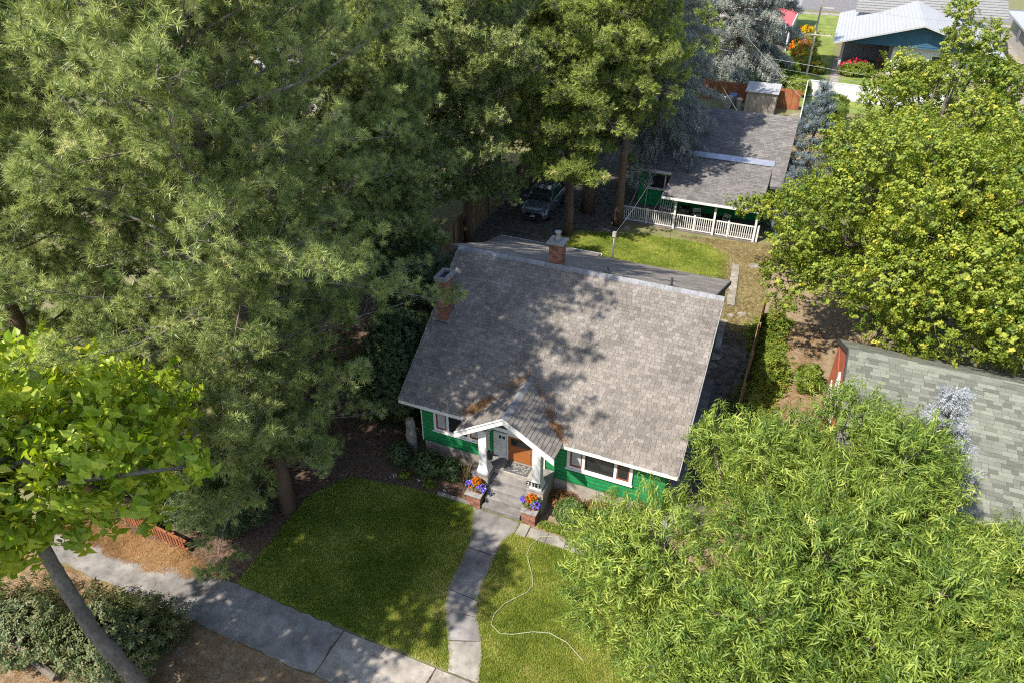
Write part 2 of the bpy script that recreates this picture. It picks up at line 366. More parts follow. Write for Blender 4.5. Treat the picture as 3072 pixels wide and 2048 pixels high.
def T_spray(seed, tuft, L=.62, nside=5, tw=.007, s=1.):
    """one pine branchlet: forked grey shoot with a needle tuft at every end"""
    r = random.Random(seed); parts = []; mb = MB()
    ax = curve((0,0,0), (0,0,1), L, 4, (r.uniform(-.3,.3), r.uniform(-.3,.3), 0), r, .12); tubes_np(mb, ax, tw*1.3, tw*.6, 3)
    ends = [(ax[-1], ax[-1]-ax[-2], 1.1), (ax[3].lerp(ax[4], .1), ax[3]-ax[2], .85)]
    for k in range(nside):
        u = .2+.72*k/nside; i = min(3, int(u*4)); p = ax[i].lerp(ax[i+1], u*4-i); a = k*2.4+r.uniform(-.5,.5)
        d = Vector((math.cos(a)*.9, math.sin(a)*.9, r.uniform(.4,.9))); l = r.uniform(.14,.34)*L/.62
        q = curve(p, d, l, 2, (0,0,.4), r, .1); tubes_np(mb, q, tw, tw*.6, 3); ends.append((q[-1], q[-1]-q[-2], r.uniform(.75,1.05)))
        
    parts.append(((mb.v, mb.f, [0]*len(mb.f)), Matrix.Identity(4), 0, 1))
    for p, d, k in ends: parts.append((tuft[r.randrange(len(tuft))], look(p, d+Vector((r.uniform(-.1,.1),)*3)*L, k*s), r.uniform(-.14,.14), 0))
    return merge_t(parts)
TUFT0 = [T_tuft(i, 40, .225, .018, (6, 82)) for i in range(4)]
TUFT1 = [T_tuft(i+9, 26, .18, .025, (6, 88)) for i in range(3)]
BRUSH = [T_brush(i) for i in range(3)]
BRUSHF = [T_brush(i+5, 34, .42, .07, .024) for i in range(3)]
MAPLE = [T_leaves(i, 12, .115, .085, 'maple', .36, .55, .25, .4, 72) for i in range(4)]
WILLOW = [T_leaves(i+20, 17, .115, .029, 'narrow', .34, .75, .35, .9, 70) for i in range(4)]
HEART = [T_leaves(i+40, 5, .19, .155, 'heart', .3, .15, .12, .3, 78) for i in range(4)]
SMALL = [T_leaves(i+60, 10, .06, .032, 'oval', .1, .1, .2, .2, 85) for i in range(3)]
MED = [T_leaves(i+70, 9, .11, .05, 'oval', .16, .2, .2, .3, 85) for i in range(3)]
GRASS = [T_grass(i) for i in range(4)]
FLOWER = [T_leaves(i+80, 8, .05, .045, 'oval', .03, .1, .1, -.2, 85) for i in range(2)]
NEEDLE = [T_grass(i+90, 12, .03, .008, 6., .1) for i in range(3)]

TUFT = [T_spray(500+i, TUFT0) for i in range(5)]
TUFTF = [T_spray(520+i, TUFT1, .66, 5, .012, 1.1) for i in range(4)]
def pine(x, y, h, Rr, z0, label, seed, m, extra=(), bark='pinebark', temps=TUFT, dens=1., prof='round', r0=.27, step=.55, lean=(0, 0), cut=None, group='tall pines around the house', name='pine_tree', tsz=1., nsec=15, pw=3.4):
    r = random.Random(seed)
    t = thing(name, label, 'tree', (x, y, 0), group)
    tr = MB(); tp = [(lean[0]*i/8+r.uniform(-.06, .06)*min(i, 1), lean[1]*i/8+r.uniform(-.06, .06)*min(i, 1), h*i/8) for i in range(9)]
    tr.tube(tp, [r0*(1.15 if i == 0 else 1-.92*(i/8)**1.2) for i in range(9)], 12); tr.sm = True
    tr.build('trunk', M[bark], t)
    lb = MB(); lb.sm = True; P = []; D = []
    for ez, ea, eL in extra:   # single low limbs seen apart from the crown
        pts = curve((0, 0, ez), (math.cos(ea), math.sin(ea), .1), eL, 6, (r.uniform(-.3,.3), r.uniform(-.3,.3), .2), r, .12); tubes_np(lb, pts, .05, .01, 5)
        for k in range(int(eL*15)):
            u = r.uniform(.3, .999); i = int(u*6); sd = (pts[i+1]-pts[i]).normalized(); side = sd.cross(Vector((0,0,1)))*r.choice((-1,1))
            P.append(pts[i].lerp(pts[i+1], u*6-i)+side*r.uniform(0,.3)); D.append(sd*.6+side*r.uniform(.2,1)+Vector((0,0,r.uniform(.2,.8))))
    z = z0; az = r.uniform(0, 6.28)
    while z < h-.25:
        q = (z-z0)/(h-z0)
        pf = (min(1, .62+q*1.1)*max(0, 1-q**pw)**.7) if prof == 'round' else (1-q)**.8
        for k in range(r.choice((3, 4, 4, 5))):
            az += 2.4+r.uniform(-.5, .5)
            L = max(.35, Rr*pf*r.uniform(.6, 1.12)); el = R(-14+58*q+r.uniform(-12, 12)) if prof == 'round' else R(-8+40*q)
            d0 = Vector((math.cos(az)*math.cos(el), math.sin(az)*math.cos(el), math.sin(el)))
            cx = lean[0]*z/h; cy = lean[1]*z/h
            if cut and not cut(x+cx+d0.x*L, y+cy+d0.y*L, z): L *= .45
            pts = curve((cx, cy, z+r.uniform(-.2, .2)), d0, L, 6, (r.uniform(-.4,.4), r.uniform(-.4,.4), r.uniform(-.25, .55)), r, .2)
            tubes_np(lb, pts, .014+.0075*L, .006, 5)
            for s in range(max(3, int(nsec*dens*(.3+L/Rr)))):
                u = r.uniform(.05, 1.)**.9; i = min(5, int(u*6)); p = pts[i].lerp(pts[i+1], u*6-i)
                sd = (pts[i+1]-pts[i]).normalized(); side = sd.cross(Vector((0, 0, 1)))*r.choice((-1, 1))
                d1 = (sd*r.uniform(.4, 1.1)+side*r.uniform(.2, 1.1)+Vector((0, 0, r.uniform(-.35, .75)))).normalized()
                off = d1*r.uniform(0, .55)*(.3+.14*L)*(1.3-u)
                if off.length > .25: tubes_np(lb, [p, p+off*.5+Vector((0, 0, .03)), p+off], .013, .008, 3)
                P.append(p+off); D.append(d1+Vector((0, 0, .25)))
            for s in range(2): P.append(pts[0].lerp(pts[1], r.uniform(.1,1.))+Vector((r.uniform(-.2,.2),r.uniform(-.2,.2),.1))); D.append(d0+Vector((r.uniform(-.6,.6),r.uniform(-.6,.6),.9)))
            P.append(pts[-1]-Vector((0,0,.05))); D.append(sd+Vector((0,0,.4)))
        z += step*r.uniform(.8, 1.2)
    lb.build('limbs', M['pinelimb'], t, kind='stuff')
    n = len(P); rr = np.random.default_rng(seed)
    foliage('needles', temps, np.array(P), np.array(D), rr.uniform(.75, 1.2, n)*tsz, np.clip(rr.normal(.5, .17, n), 0, 1), M[m], t, seed=seed)
    return t
def spruce(x, y, h, Rr, label, seed, m, z0=.4, dens=1., temps=BRUSH, droop=.5, tsz=1., step=.42, group='spruces with blue grey needles', bark='pinebark', pw=.85, L0=6):
    r = random.Random(seed); t = thing('spruce_tree', label, 'tree', (x, y, 0), group)
    tr = MB(); tr.tube([(0, 0, h*i/6) for i in range(7)], [.03+.028*h*(1-i/6)*.55 for i in range(7)], 10); tr.sm = True; tr.build('trunk', M[bark], t)
    lb = MB(); P = []; D = []; z = z0; az = 0
    while z < h-.15:
        q = (z-z0)/(h-z0)
        for k in range(r.choice((5, 6, 6, 7))):
            az += 2.4+r.uniform(-.4, .4); L = max(.22, Rr*(1-q)**pw*r.uniform(.7, 1.1)); el = R(-5+45*q+r.uniform(-10, 10))
            d0 = Vector((math.cos(az)*math.cos(el), math.sin(az)*math.cos(el), math.sin(el)))
            pts = curve((0, 0, z+r.uniform(-.15, .15)), d0, L, 5, (0, 0, -droop*(1-q)+.25*q), r, .05)
            tubes_np(lb, pts, .015+.008*L, .008, 4)
            for s in range(int(L0*dens*(1+L*3.2))):
                u = r.uniform(.2, 1.02)**.8; u = min(u, .999); i = int(u*5); p = pts[i].lerp(pts[i+1], u*5-i); sd = (pts[i+1]-pts[i]).normalized()
                side = sd.cross(Vector((0, 0, 1)))*r.choice((-1, 1)); off = side*r.uniform(0, .28)*L*(1.05-u)*1.1
                P.append(p+off+Vector((0, 0, -r.uniform(0, .12)*droop*2))); D.append(sd*.8+side*r.uniform(.1, .9)+Vector((0, 0, r.uniform(-.5*droop-.1, .3))))
        z += step*r.uniform(.85, 1.15)
    P.append(Vector((0, 0, h))); D.append(Vector((0, 0, 1)))
    lb.build('limbs', M['pinelimb'], t, kind='stuff'); n = len(P); rr = np.random.default_rng(seed)
    foliage('needles', temps, np.array(P), np.array(D), rr.uniform(.8, 1.25, n)*tsz, np.clip(rr.normal(.5, .22, n), 0, 1), M[m], t, seed=seed)
    return t
def broadleaf(name, x, y, label, seed, m, clumps, temps, ncl, bark='greybark', trunk=None, r0=.2, tsz=1., droop=0., cat='tree', group=None, upb=.3, twig=True, tint0=.45):
    """clumps: list of (cx,cy,cz,rx,ry,rz) in tree space; leaf clusters sit mostly in the outer shell of each clump"""
    r = random.Random(seed); rr = np.random.default_rng(seed); t = thing(name, label, cat, (x, y, 0), group)
    trunk = trunk or [(0, 0, 0), (.1, 0, 1.5), (.1, .1, 3)]
    tr = MB(); tr.sm = True; k = len(trunk); m_ = 7*(k-1)+1; tp = []
    for i in range(m_):
        f = i/7; a = min(int(f), k-2); tp.append(Vector(trunk[a]).lerp(Vector(trunk[a+1]), f-a)+Vector((r.uniform(-1,1), r.uniform(-1,1), 0))*r0*.07)
    tr.tube(tp, [r0*(1.25 if i == 0 else 1-.45*i/(m_-1))*r.uniform(.93,1.07) for i in range(m_)], 14); tr.build('trunk', M[bark], t)
    lb = MB(); lb.sm = True; top = Vector(trunk[-1]); P = []; D = []; TT = []
    vol = sum((c[3]*c[4]*c[5])**(2/3) for c in clumps)
    for c in clumps:
        cc = Vector(c[:3]); mid = top.lerp(cc, .5)+Vector((r.uniform(-.3, .3), r.uniform(-.3, .3), r.uniform(0, .4)))
        tubes_np(lb, [top, mid, cc], r0*.42, .03, 6)
        ra = Vector(c[3:])
        if twig:
            for j in range(5):
                d = Vector((r.gauss(0, 1), r.gauss(0, 1), r.gauss(.4, 1))).normalized()
                e = cc+Vector((d.x*ra.x, d.y*ra.y, d.z*ra.z))*.8
                tubes_np(lb, curve(cc, e-cc, (e-cc).length, 4, (r.uniform(-.5,.5),r.uniform(-.5,.5),.2), r, .15), .018, .006, 4)
        n = int(ncl*((c[3]*c[4]*c[5])**(2/3))/vol)
        d = rr.normal(size=(n, 3)); d /= np.linalg.norm(d, axis=1, keepdims=True)
        keep = rr.random(n) < (.55+.45*np.clip(d[:, 2]+.5, 0, 1)); d = d[keep]; n = len(d)
        rad = 1-np.abs(rr.normal(0, .24, n)); rad = np.clip(rad, .1, 1.15)
        wob = 1+.2*np.sin(d[:, 0]*5+c[0]*3+seed)*np.sin(d[:, 1]*5+c[1])+.12*np.sin(d[:, 2]*9+c[2])
        P.append(np.array(cc)+d*np.array(ra)*(rad*wob)[:, None]); D.append(d+np.array([0, 0, upb-droop])+rr.normal(0, .35, (n, 3)))
        TT.append(np.clip(rr.normal(tint0+rr.uniform(-.08, .08), .17, n), 0, 1))
    lb.build('limbs', M[bark], t, kind='stuff'); P = np.concatenate(P); D = np.concatenate(D); TT = np.concatenate(TT)
    foliage('leaves', temps, P, D, rr.uniform(.8, 1.2, len(P))*tsz, TT, M[m], t, seed=seed)
    return t
def clumps_on(c, rad, n, size, seed, flat=.75, zmin=-.5, core=True, kr=(.66,1.0), cs=.6):
    """lumpy crown: n clumps round an ellipsoid surface"""
    r = random.Random(seed); out = []
    for i in range(n):
        zf = zmin+(1-zmin)*(i+.5)/n; a = i*2.39996+r.uniform(-.3, .3); q = math.sqrt(max(0, 1-zf*zf)); k = r.uniform(*kr)
        s = size*r.uniform(.75, 1.3)
        out.append((c[0]+rad[0]*q*math.cos(a)*k, c[1]+rad[1]*q*math.sin(a)*k, c[2]+rad[2]*zf*k, s, s, s*flat*r.uniform(.85, 1.3)))
    if core: out.append((*c, rad[0]*cs, rad[1]*cs, rad[2]*cs))
    return out
def shrub(name, x, y, label, seed, m, rad, temps, n, cat='shrub', group=None, z=None, lump=.18, tsz=1., stems=True, tint0=.45, flat=False):
    r = random.Random(seed); rr = np.random.default_rng(seed); t = thing(name, label, cat, (x, y, 0), group)
    if stems:
        s = MB()
        for k in range(6):
            a = r.uniform(0, 6.28); s.tube([(0, 0, 0), (math.cos(a)*rad[0]*.3, math.sin(a)*rad[1]*.3, rad[2]*.8), (math.cos(a)*rad[0]*.6, math.sin(a)*rad[1]*.6, rad[2]*1.5)], [.025, .018, .008], 5)
        s.build('stems', M['greybark'], t)
    d = rr.normal(size=(n, 3)); d /= np.linalg.norm(d, axis=1, keepdims=True)
    rd = np.clip(1-np.abs(rr.normal(0, .16, n)), .2, 1.1)*(1+lump*np.sin(d[:, 0]*4+seed)*np.sin(d[:, 1]*5+seed*2)+lump*.6*np.sin(d[:, 2]*7+seed))
    P = d*np.array(rad)*rd[:, None]+np.array([0, 0, rad[2]*(.92 if z is None else z)]); ok = P[:, 2] > .02
    foliage('leaves', temps, P[ok], (d+np.array([0, 0, .35])+rr.normal(0, .3, (n, 3)))[ok], rr.uniform(.8, 1.2, ok.sum())*tsz, np.clip(rr.normal(tint0, .17, ok.sum()), 0, 1), M[m], t, seed=seed)
    return t
def inpoly(P, poly):
    x, y = P[:, 0], P[:, 1]; c = np.zeros(len(P), bool); n = len(poly)
    for i in range(n):
        x0, y0 = poly[i]; x1, y1 = poly[(i+1) % n]
        if y0 == y1: continue
        c ^= ((y0 > y) != (y1 > y)) & (x < (x1-x0)*(y-y0)/(y1-y0)+x0)
    return c
def scatter(name, poly, n, temps, m, z, label, seed, holes=(), scl=1., tint0=.45, cat=None, tsd=.2, tfun=None):
    r = np.random.default_rng(seed); xs = [p[0] for p in poly]; ys = [p[1] for p in poly]
    P = np.stack([r.uniform(min(xs), max(xs), n), r.uniform(min(ys), max(ys), n)], 1); ok = inpoly(P, poly)
    for h in holes: ok &= ~inpoly(P, h)
    P = P[ok]; k = len(P); P3 = np.concatenate([P, np.full((k, 1), z)], 1)
    a = r.uniform(0, 6.28, k); D = np.stack([np.cos(a)*.15, np.sin(a)*.15, np.ones(k)], 1)
    tt = r.normal(tint0, tsd, k)+.12*np.sin(P[:, 0]*3.7+np.sin(P[:, 1]*2.9)*1.7)*np.sin(P[:, 1]*4.3+np.cos(P[:, 0]*2.1))+.24*np.sin(P[:, 0]*1.3+np.sin(P[:, 1]*.9)*2)*np.sin(P[:, 1]*1.1+1)
    if tfun is not None: tt = tt+tfun(P)
    o = foliage(name, temps, P3, D, r.uniform(.7, 1.3, k)*scl, np.clip(tt, 0, 1), M[m], None, seed=seed)
    tag(o, label, cat); return o
def sheet(name, poly, z, m, kind='structure', thick=None):
    mb = MB()
    if thick: mb.prism(poly, z-thick, z)
    else: mb.add([(x, y, z) for x, y in poly], [tuple(range(len(poly)))])
    return mb.build(name, M[m], None, kind=kind)
def wavy(poly, step=.35, amp=.1, seed=1):
    r = random.Random(seed); out = []
    for i in range(len(poly)):
        a = Vector(poly[i]); b = Vector(poly[(i+1) % len(poly)]); n = max(1, int((b-a).length/step))
        for k in range(n):
            p = a.lerp(b, k/n); out.append((p.x+r.uniform(-amp, amp), p.y+r.uniform(-amp, amp)))
    return out

# ================================================================== SETTING
sheet('ground', [(-300,-120),(300,-120),(300,420),(-300,420)], 0, 'ground')
LAWN_F = [(-2.05,-7.5),(-2.2,-3.6),(-1.4,-2.2),(1,-1.8),(3.45,-1.7),(5.6,-1.7),(5.65,-2.27),(20,-2.4),(20,-7.5)]
WALK_L = [(3.42,-1.72),(3.62,-2.2),(3.85,-2.72),(4.0,-3.4),(4.07,-4.1),(4.08,-4.6),(4.15,-5.1),(4.36,-5.75),(4.62,-6.15),(4.9,-6.6),(5.2,-7.1),(5.4,-7.56)]
WALK_R = [(5.22,-1.76),(5.22,-2.2),(4.98,-2.72),(5.02,-3.4),(5.07,-4.1),(5.1,-4.7),(5.18,-5.15),(5.38,-5.6),(5.62,-5.95),(5.82,-6.25),(6.08,-6.75),(6.34,-7.56)]
WALK = WALK_L+WALK_R[::-1]
sheet('front_lawn', wavy(LAWN_F, .4, .06, 2), .012, 'lawn')
sheet('mulch_bed', wavy([(-8,-7.45),(-2.05,-7.5),(-2.2,-3.6),(-1.4,-2.2),(1,-1.8),(3.2,-1.72),(3.2,.2),(-.2,.2),(-.8,12),(-8,12)], .5, .08, 3), .008, 'mulch')
sheet('flower_bed', [(5.7,-1.78),(12,-1.8),(12,.1),(5.7,.1)], .016, 'litter')
sheet('parking_strip', wavy([(-14,-14.4),(16,-14.4),(16,-9.1),(-14,-9.1)], .6, .05, 4), .01, 'litter')
sheet('street', [(-60,-24),(80,-24),(80,-14.6),(-60,-14.6)], .006, 'asphalt')
sheet('kerb', [(-60,-14.6),(80,-14.6),(80,-14.4),(-60,-14.4)], .14, 'concrete_grey', thick=.14)
sheet('dirt_yard', wavy([(-6.6,11),(1.5,11),(1.2,14),(-1.6,19),(-.2,21),(2,21.6),(2,23.6),(1.2,45),(-6.6,45)], .8, .1, 5), .010, 'soil')
LAWN_B = [(-1.6,19),(-.2,20.8),(2,21.4),(3.9,22.0),(7.2,22.1),(8.6,21.2),(8.95,18),(9.0,14.5),(9.1,13.9),(9.0,10.8),(1.6,10.8),(1.3,14)]
sheet('back_lawn', wavy(LAWN_B, .5, .12, 6), .016, 'lawn')
DRY = [(5.5,22.6),(11.15,23.5),(11.15,12),(9.9,12),(8.7,13.9),(8.5,18),(8.2,21),(7.2,22.0)]
sheet('dry_grass', wavy(DRY, .5, .1, 7), .011, 'drygrass')
sheet('side_strip', [(9.6,-1.7),(11.15,-1.7),(11.15,13.2),(9.6,13.2)], .013, 'soil')
sheet('side_yard', wavy([(11.2,-9),(16.5,-9),(16.5,22),(11.2,22)], .8, .05, 8), .009, 'litter')
sheet('alley', [(-60,38),(60,36),(60,49),(-60,51)], .005, 'drygrass')
sheet('neighbour_lawn', wavy([(-30,53.4),(11.9,53.2),(11.9,103),(-30,103)], 2, .2, 9), .011, 'lawn')
sheet('neighbour_yard', wavy([(13.1,53),(29,53),(29,66),(13.1,66)], 2, .2, 10), .012, 'lawn')
sheet('far_driveway', [(28,56),(31.5,56),(31.5,104),(28,104)], .013, 'concrete')
sheet('far_street', [(-120,105),(160,105),(160,117),(-120,117)], .014, 'asphalt')
sheet('far_pavement', [(-120,101.5),(160,101.5),(160,103.2),(-120,103.2)], .02, 'concrete')

# walkway and pavement: slabs lifted a little unevenly, joints open between them
wk = sheet('walkway', WALK, .018, 'soil')
cuts = [0, 3, 6, 7.2, 9.2, 11]
def edge(E, t):
    i = min(int(t), len(E)-2); f = t-i; return (E[i][0]+(E[i+1][0]-E[i][0])*f, E[i][1]+(E[i+1][1]-E[i][1])*f)
for a, b in zip(cuts, cuts[1:]):
    ts = [a+.03]+[k for k in range(int(a)+1, 12) if a+.03 < k < b-.03]+[b-.03]
    poly = [edge(WALK_L, q) for q in ts]+[edge(WALK_R, q) for q in ts[::-1]]
    MB().prism(poly, .02, .05+rnd.uniform(-.006, .006), rnd.random()).build('slab', M['concrete_grey' if a < 9 else 'concrete'], wk, bevel=.012)
pv = sheet('pavement', [(1.99,-9.1),(22,-9.1),(22,-7.58),(1.99,-7.58)], .016, 'soil')
sheet('old_pavement', wavy([(-9,-9.05),(1.98,-9.1),(1.98,-7.58),(-2,-7.55),(-9,-7.5)], .3, .05, 33), .046, 'concrete_grey')
xs = [2.0,3.4,5.05,6.7,8.3,9.9,11.5,13.1,14.7,16.3,17.9,19.5,21.1]
for a, b in zip(xs, xs[1:]):
    sk = .1 if 3 < a < 5 else 0
    MB().prism([(a+.015-sk*1.5,-9.08),(b-.015-sk,-9.08),(b-.015,-7.6),(a+.015,-7.6)], .018, .05+rnd.uniform(-.008, .008), rnd.random()).build('slab', M['concrete'], pv, bevel=.01)
sp = sheet('side_path', [(5.62,-2.27),(11.6,-2.27),(11.6,-1.8),(5.62,-1.8)], .018, 'soil')
for k in range(9):
    a = 5.64+k*.66; B(a, a+.645, -2.25, -1.82, .02, .05+rnd.uniform(-.005, .005), rnd.random()).build('slab', M['concrete'], sp, bevel=.008)
MB().prism([(5.24,-2.27),(5.6,-2.3),(5.6,-1.76),(5.24,-1.76)], .02, .052).build('slab', M['concrete'], sp, bevel=.008)
rp = sheet('rear_path', [(9.02,20.2),(9.45,20.3),(9.95,15.6),(9.45,15.5)], .02, 'soil')
for k in range(3):
    p = lambda t, s: (9.05+.38*t+.4*s, 20.2-4.6*t)
    MB().prism([p(k/3+.006,0),p(k/3+.006,1),p((k+1)/3-.006,1),p((k+1)/3-.006,0)], .02, .055+.004*k, rnd.random()).build('slab', M['concrete'], rp, bevel=.01)
gp = sheet('gable_path', [(9.2,13.9),(9.72,13.9),(10.05,6.6),(10.05,-1.6),(9.4,-1.6),(9.3,6.6)], .018, 'soil')
for k, (y1, y0) in enumerate([(13.85,11.4),(9.0,6.6),(6.55,3.9),(3.85,1.2),(1.15,-1.55)]):
    xr = lambda y: 9.72+.33*min(1, (13.9-y)/7.3)
    MB().prism([(9.22,y1),(xr(y1)-.02,y1),(xr(y0)-.02,y0),(9.25,y0)], .02, .05, rnd.random()).build('slab', M['concrete_grey'], gp, bevel=.01)
for k, (px, py, rr_) in enumerate([(9.55,10.75,.36),(9.6,10.0,.3),(9.5,9.45,.24)]):
    MB().prism([(px+rr_*1.1*math.cos(a*.785)*rnd.uniform(.85,1.1), py+rr_*.9*math.sin(a*.785)) for a in range(8)], .02, .055, rnd.random()).build('stepping_stone', M['rock'], gp, bevel=.012)
B(9.1,9.75,13.88,13.98,.0,.10).build('edging_strip', M['concrete'], gp)

# ================================================================== pieces: shingles and bricks
CAMP = CAM
def in_frame(p):
    d = Vector(p)-CAMP; z = d.dot(fw)
    if z < 1: return False
    return abs(d.dot(rt)/z)*2155.2 < 1560 and abs(d.dot(up)/z)*2155.2 < 1050
SH = {}
def sh_mesh(m, wi, L, th, ti):
    k = (m, wi, L, th, ti)
    if k not in SH:
        g = .005; a = MB(); hw = wi/2-g
        a.add([(-hw,0,0),(hw,0,0),(hw,0,th),(-hw,0,th),(hw,L,.003),(-hw,L,.003),(hw,L,-.002),(-hw,L,-.002)], [(0,1,2,3),(3,2,4,5),(1,6,4,2),(0,3,5,7)], ti)
        SH[k] = a.mesh('shingle', M[m])
    return SH[k]
def shingle_field(parent, o, u, v, ulen, vlen, m, row=.14, ws=(.12,.15,.18,.21,.25), mask=None, maxobj=300, th=.014, seed=1, name='shingle', jit=.012, hide=None):
    o = Vector(o); u = Vector(u).normalized(); v = Vector(v).normalized(); n = u.cross(v); r = random.Random(seed)
    if n.z < 0 and abs(n.z) > .2: n = -n
    allp = []; k = 0
    while k*row < vlen-.03:
        x = -r.uniform(0, .2)
        while x < ulen:
            wi = r.choice(ws); c = x+wi/2
            a0, a1 = max(x, 0), min(x+wi, ulen)
            if a1-a0 > .05:
                ww = wi if a1-a0 > wi-.001 else round(a1-a0, 2)
                P = o+u*((a0+a1)/2)+v*(k*row+r.uniform(-jit, jit))
                if mask is None or mask(P+v*row*.5): allp.append((P, ww, r.choice((.02,.2,.35,.5,.65,.8,.98))))
            x += wi
        k += 1
    key = lambda q: (q[0]-CAMP).length if in_frame(q[0]) and not (hide and hide(q[0])) else 1e6
    allp.sort(key=key); Mb = Matrix((u, v, n)).transposed().to_4x4()
    for P, ww, ti in allp[:maxobj]:
        mm = Mb.copy(); mm.translation = P; mm = mm @ Matrix.Rotation(r.uniform(-.012, .012), 4, 'Z')
        inst(name, sh_mesh(m, ww, row*1.12, th, ti), parent, mm)
    if len(allp) > maxobj:
        mb = MB(); g = .004; L = row*1.12
        for P, ww, ti in allp[maxobj:]:
            hw = ww/2-g; f = lambda a, b, c: P+u*a+v*b+n*c
            mb.add([f(-hw,0,0),f(hw,0,0),f(hw,0,th),f(-hw,0,th),f(hw,L,.003),f(-hw,L,.003),f(hw,L,-.002),f(-hw,L,-.002)], [(0,1,2,3),(3,2,4,5),(1,6,4,2),(0,3,5,7)], ti)
        mb.build(name+'_rows', M[m], parent, kind='stuff')
BR = {}
def br_mesh(l, d, h, ti, m='brick'):
    k = (l, d, h, ti, m)
    if k not in BR: BR[k] = B(-l/2, l/2, -d/2, d/2, 0, h, ti).mesh('brick', M[m])
    return BR[k]
def brick_box(parent, x0, x1, y0, y1, z0, z1, seed=1, course=.078, faces='fblr'):
    """brick skin round a mortar core: running bond, every brick an object"""
    r = random.Random(seed); B(x0+.008, x1-.008, y0+.008, y1-.008, z0, z1-.002).build('mortar_core', M['mortar'], parent)
    n = int(round((z1-z0)/course)); c = (z1-z0)/n; bh = c-.012; dp = .09
    def run(p0, p1, odd):
        L = (Vector(p1)-Vector(p0)).length; k = max(1, round(L/.21)); bw = L/k; out = []
        if odd: out = [(0, bw/2)]+[(bw/2+i*bw, bw/2+(i+1)*bw) for i in range(k-1)]+[(L-bw/2, L)]
        else: out = [(i*bw, (i+1)*bw) for i in range(k)]
        return out
    for i in range(n):
        z = z0+i*c+.005; odd = i % 2
        for f in faces:
            if f in 'fb':
                y = y0+dp/2 if f == 'f' else y1-dp/2
                for a, b in run((x0,0,0), (x1,0,0), odd):
                    l = round(b-a-.012, 3); inst('brick', br_mesh(l, dp, round(bh, 3), r.choice((.05,.3,.5,.7,.95))), parent, loc=(x0+(a+b)/2, y+r.uniform(-.003,.003)-.0, z))
            else:
                x = x0+dp/2 if f == 'l' else x1-dp/2
                for a, b in run((y0+dp,0,0), (y1-dp,0,0), not odd):
                    l = round(b-a-.012, 3); inst('brick', br_mesh(dp, l, round(bh, 3), r.choice((.05,.3,.5,.7,.95))), parent, loc=(x+r.uniform(-.003,.003), y0+dp+(a+b)/2, z))
def solid_slope(name, poly, th, m, parent):
    return MB().ext([Vector(p)-Vector((0,0,th)) for p in poly], (0,0,th)).build(name, M[m], parent)
def window(parent, x0, x1, z0, z1, y, cas=.11, bars=(), sash=None, panes=None, m='white', out=-1, sill=True, pane_m='glass', glass_depth=.0):
    """casing proud of a wall facing -y at plane y; bars = list of (xa, xb) mullions"""
    wn = B(x0, x0+cas, y-.05, y+.02, z0, z1); wn.box(x1-cas, x1, y-.05, y+.02, z0, z1)
    wn.box(x0+cas, x1-cas, y-.05, y+.02, z1-cas, z1); wn.box(x0+cas, x1-cas, y-.05, y+.02, z0, z0+cas)
    for a, b in bars: wn.box(a, b, y-.048, y+.02, z0+cas, z1-cas)
    o = wn.build('window', M[m], parent)
    if sill: B(x0-.04, x1+.04, y-.1, y-.051, z0-.035, z0+.02).build('sill', M[m], o)
    eds = [x0+cas]+[q for ab in bars for q in ab]+[x1-cas]
    for i in range(0, len(eds), 2):
        a, b = eds[i], eds[i+1]; sm = sash and sash[i//2]; zz0, zz1 = z0+cas, z1-cas
        if sm:
            s = .05; q = B(a, a+s, y-.035, y+.01, zz0, zz1); q.box(b-s, b, y-.035, y+.01, zz0, zz1); q.box(a+s, b-s, y-.035, y+.01, zz0, zz0+s); q.box(a+s, b-s, y-.035, y+.01, zz1-s, zz1)
            q.build('sash', M[sm], o); a += s; b -= s; zz0 += s; zz1 -= s
        B(a, b, y-.012, y+.01, zz0, zz1).build('pane', M[panes[i//2] if panes else pane_m], o)
    return o

# ================================================================== MAIN HOUSE
KR = .69
roofz = lambda y: 2.9+(y+.5)*KR
H = thing('house', 'green shingled bungalow with a big weathered brown roof and a gabled front porch', 'house', (0,0,0))
f_ = B(.63, 9.58, .03, 10.6, 0, .78).box(-.15, .63, 6.5, 10.6, 0, .78).build('foundation', M['foundation'], H)
wl = MB().ext([(.6,0,.78),(.6,0,2.78),(.6,4.72,6.3),(.6,10.7,3.7),(.6,10.7,.78)], (9.0,0,0)).build('wall', M['greendark'], H)
B(-.2, .58, 6.5, 10.65, .78, 3.7).build('rear_wall', M['green'], H)
# painted shakes of the front wall, each one its own piece, interrupted by openings
def shk_mask(P):
    x, z = P.x, P.z
    if 6.16 < x < 8.56 and z > 1.5: return False
    if 1.04 < x < 3.2 and z > 1.46: return False
    if 3.42 < x < 5.46 and z > .9: return False
    if 3.0 < x < 5.8 and z < 1.05: return False
    return z < 2.72
shingle_field(wl, (.6,-.004,.775), (1,0,0), (0,0,1), 9.0, 1.98, 'green', row=.165, ws=(.13,.16,.2,.24,.28), mask=shk_mask, maxobj=300, th=-.016, seed=5, name='shake', jit=.01)
B(.56,.60,-.02,.06,.78,2.75).build('corner_board', M['white'], H)
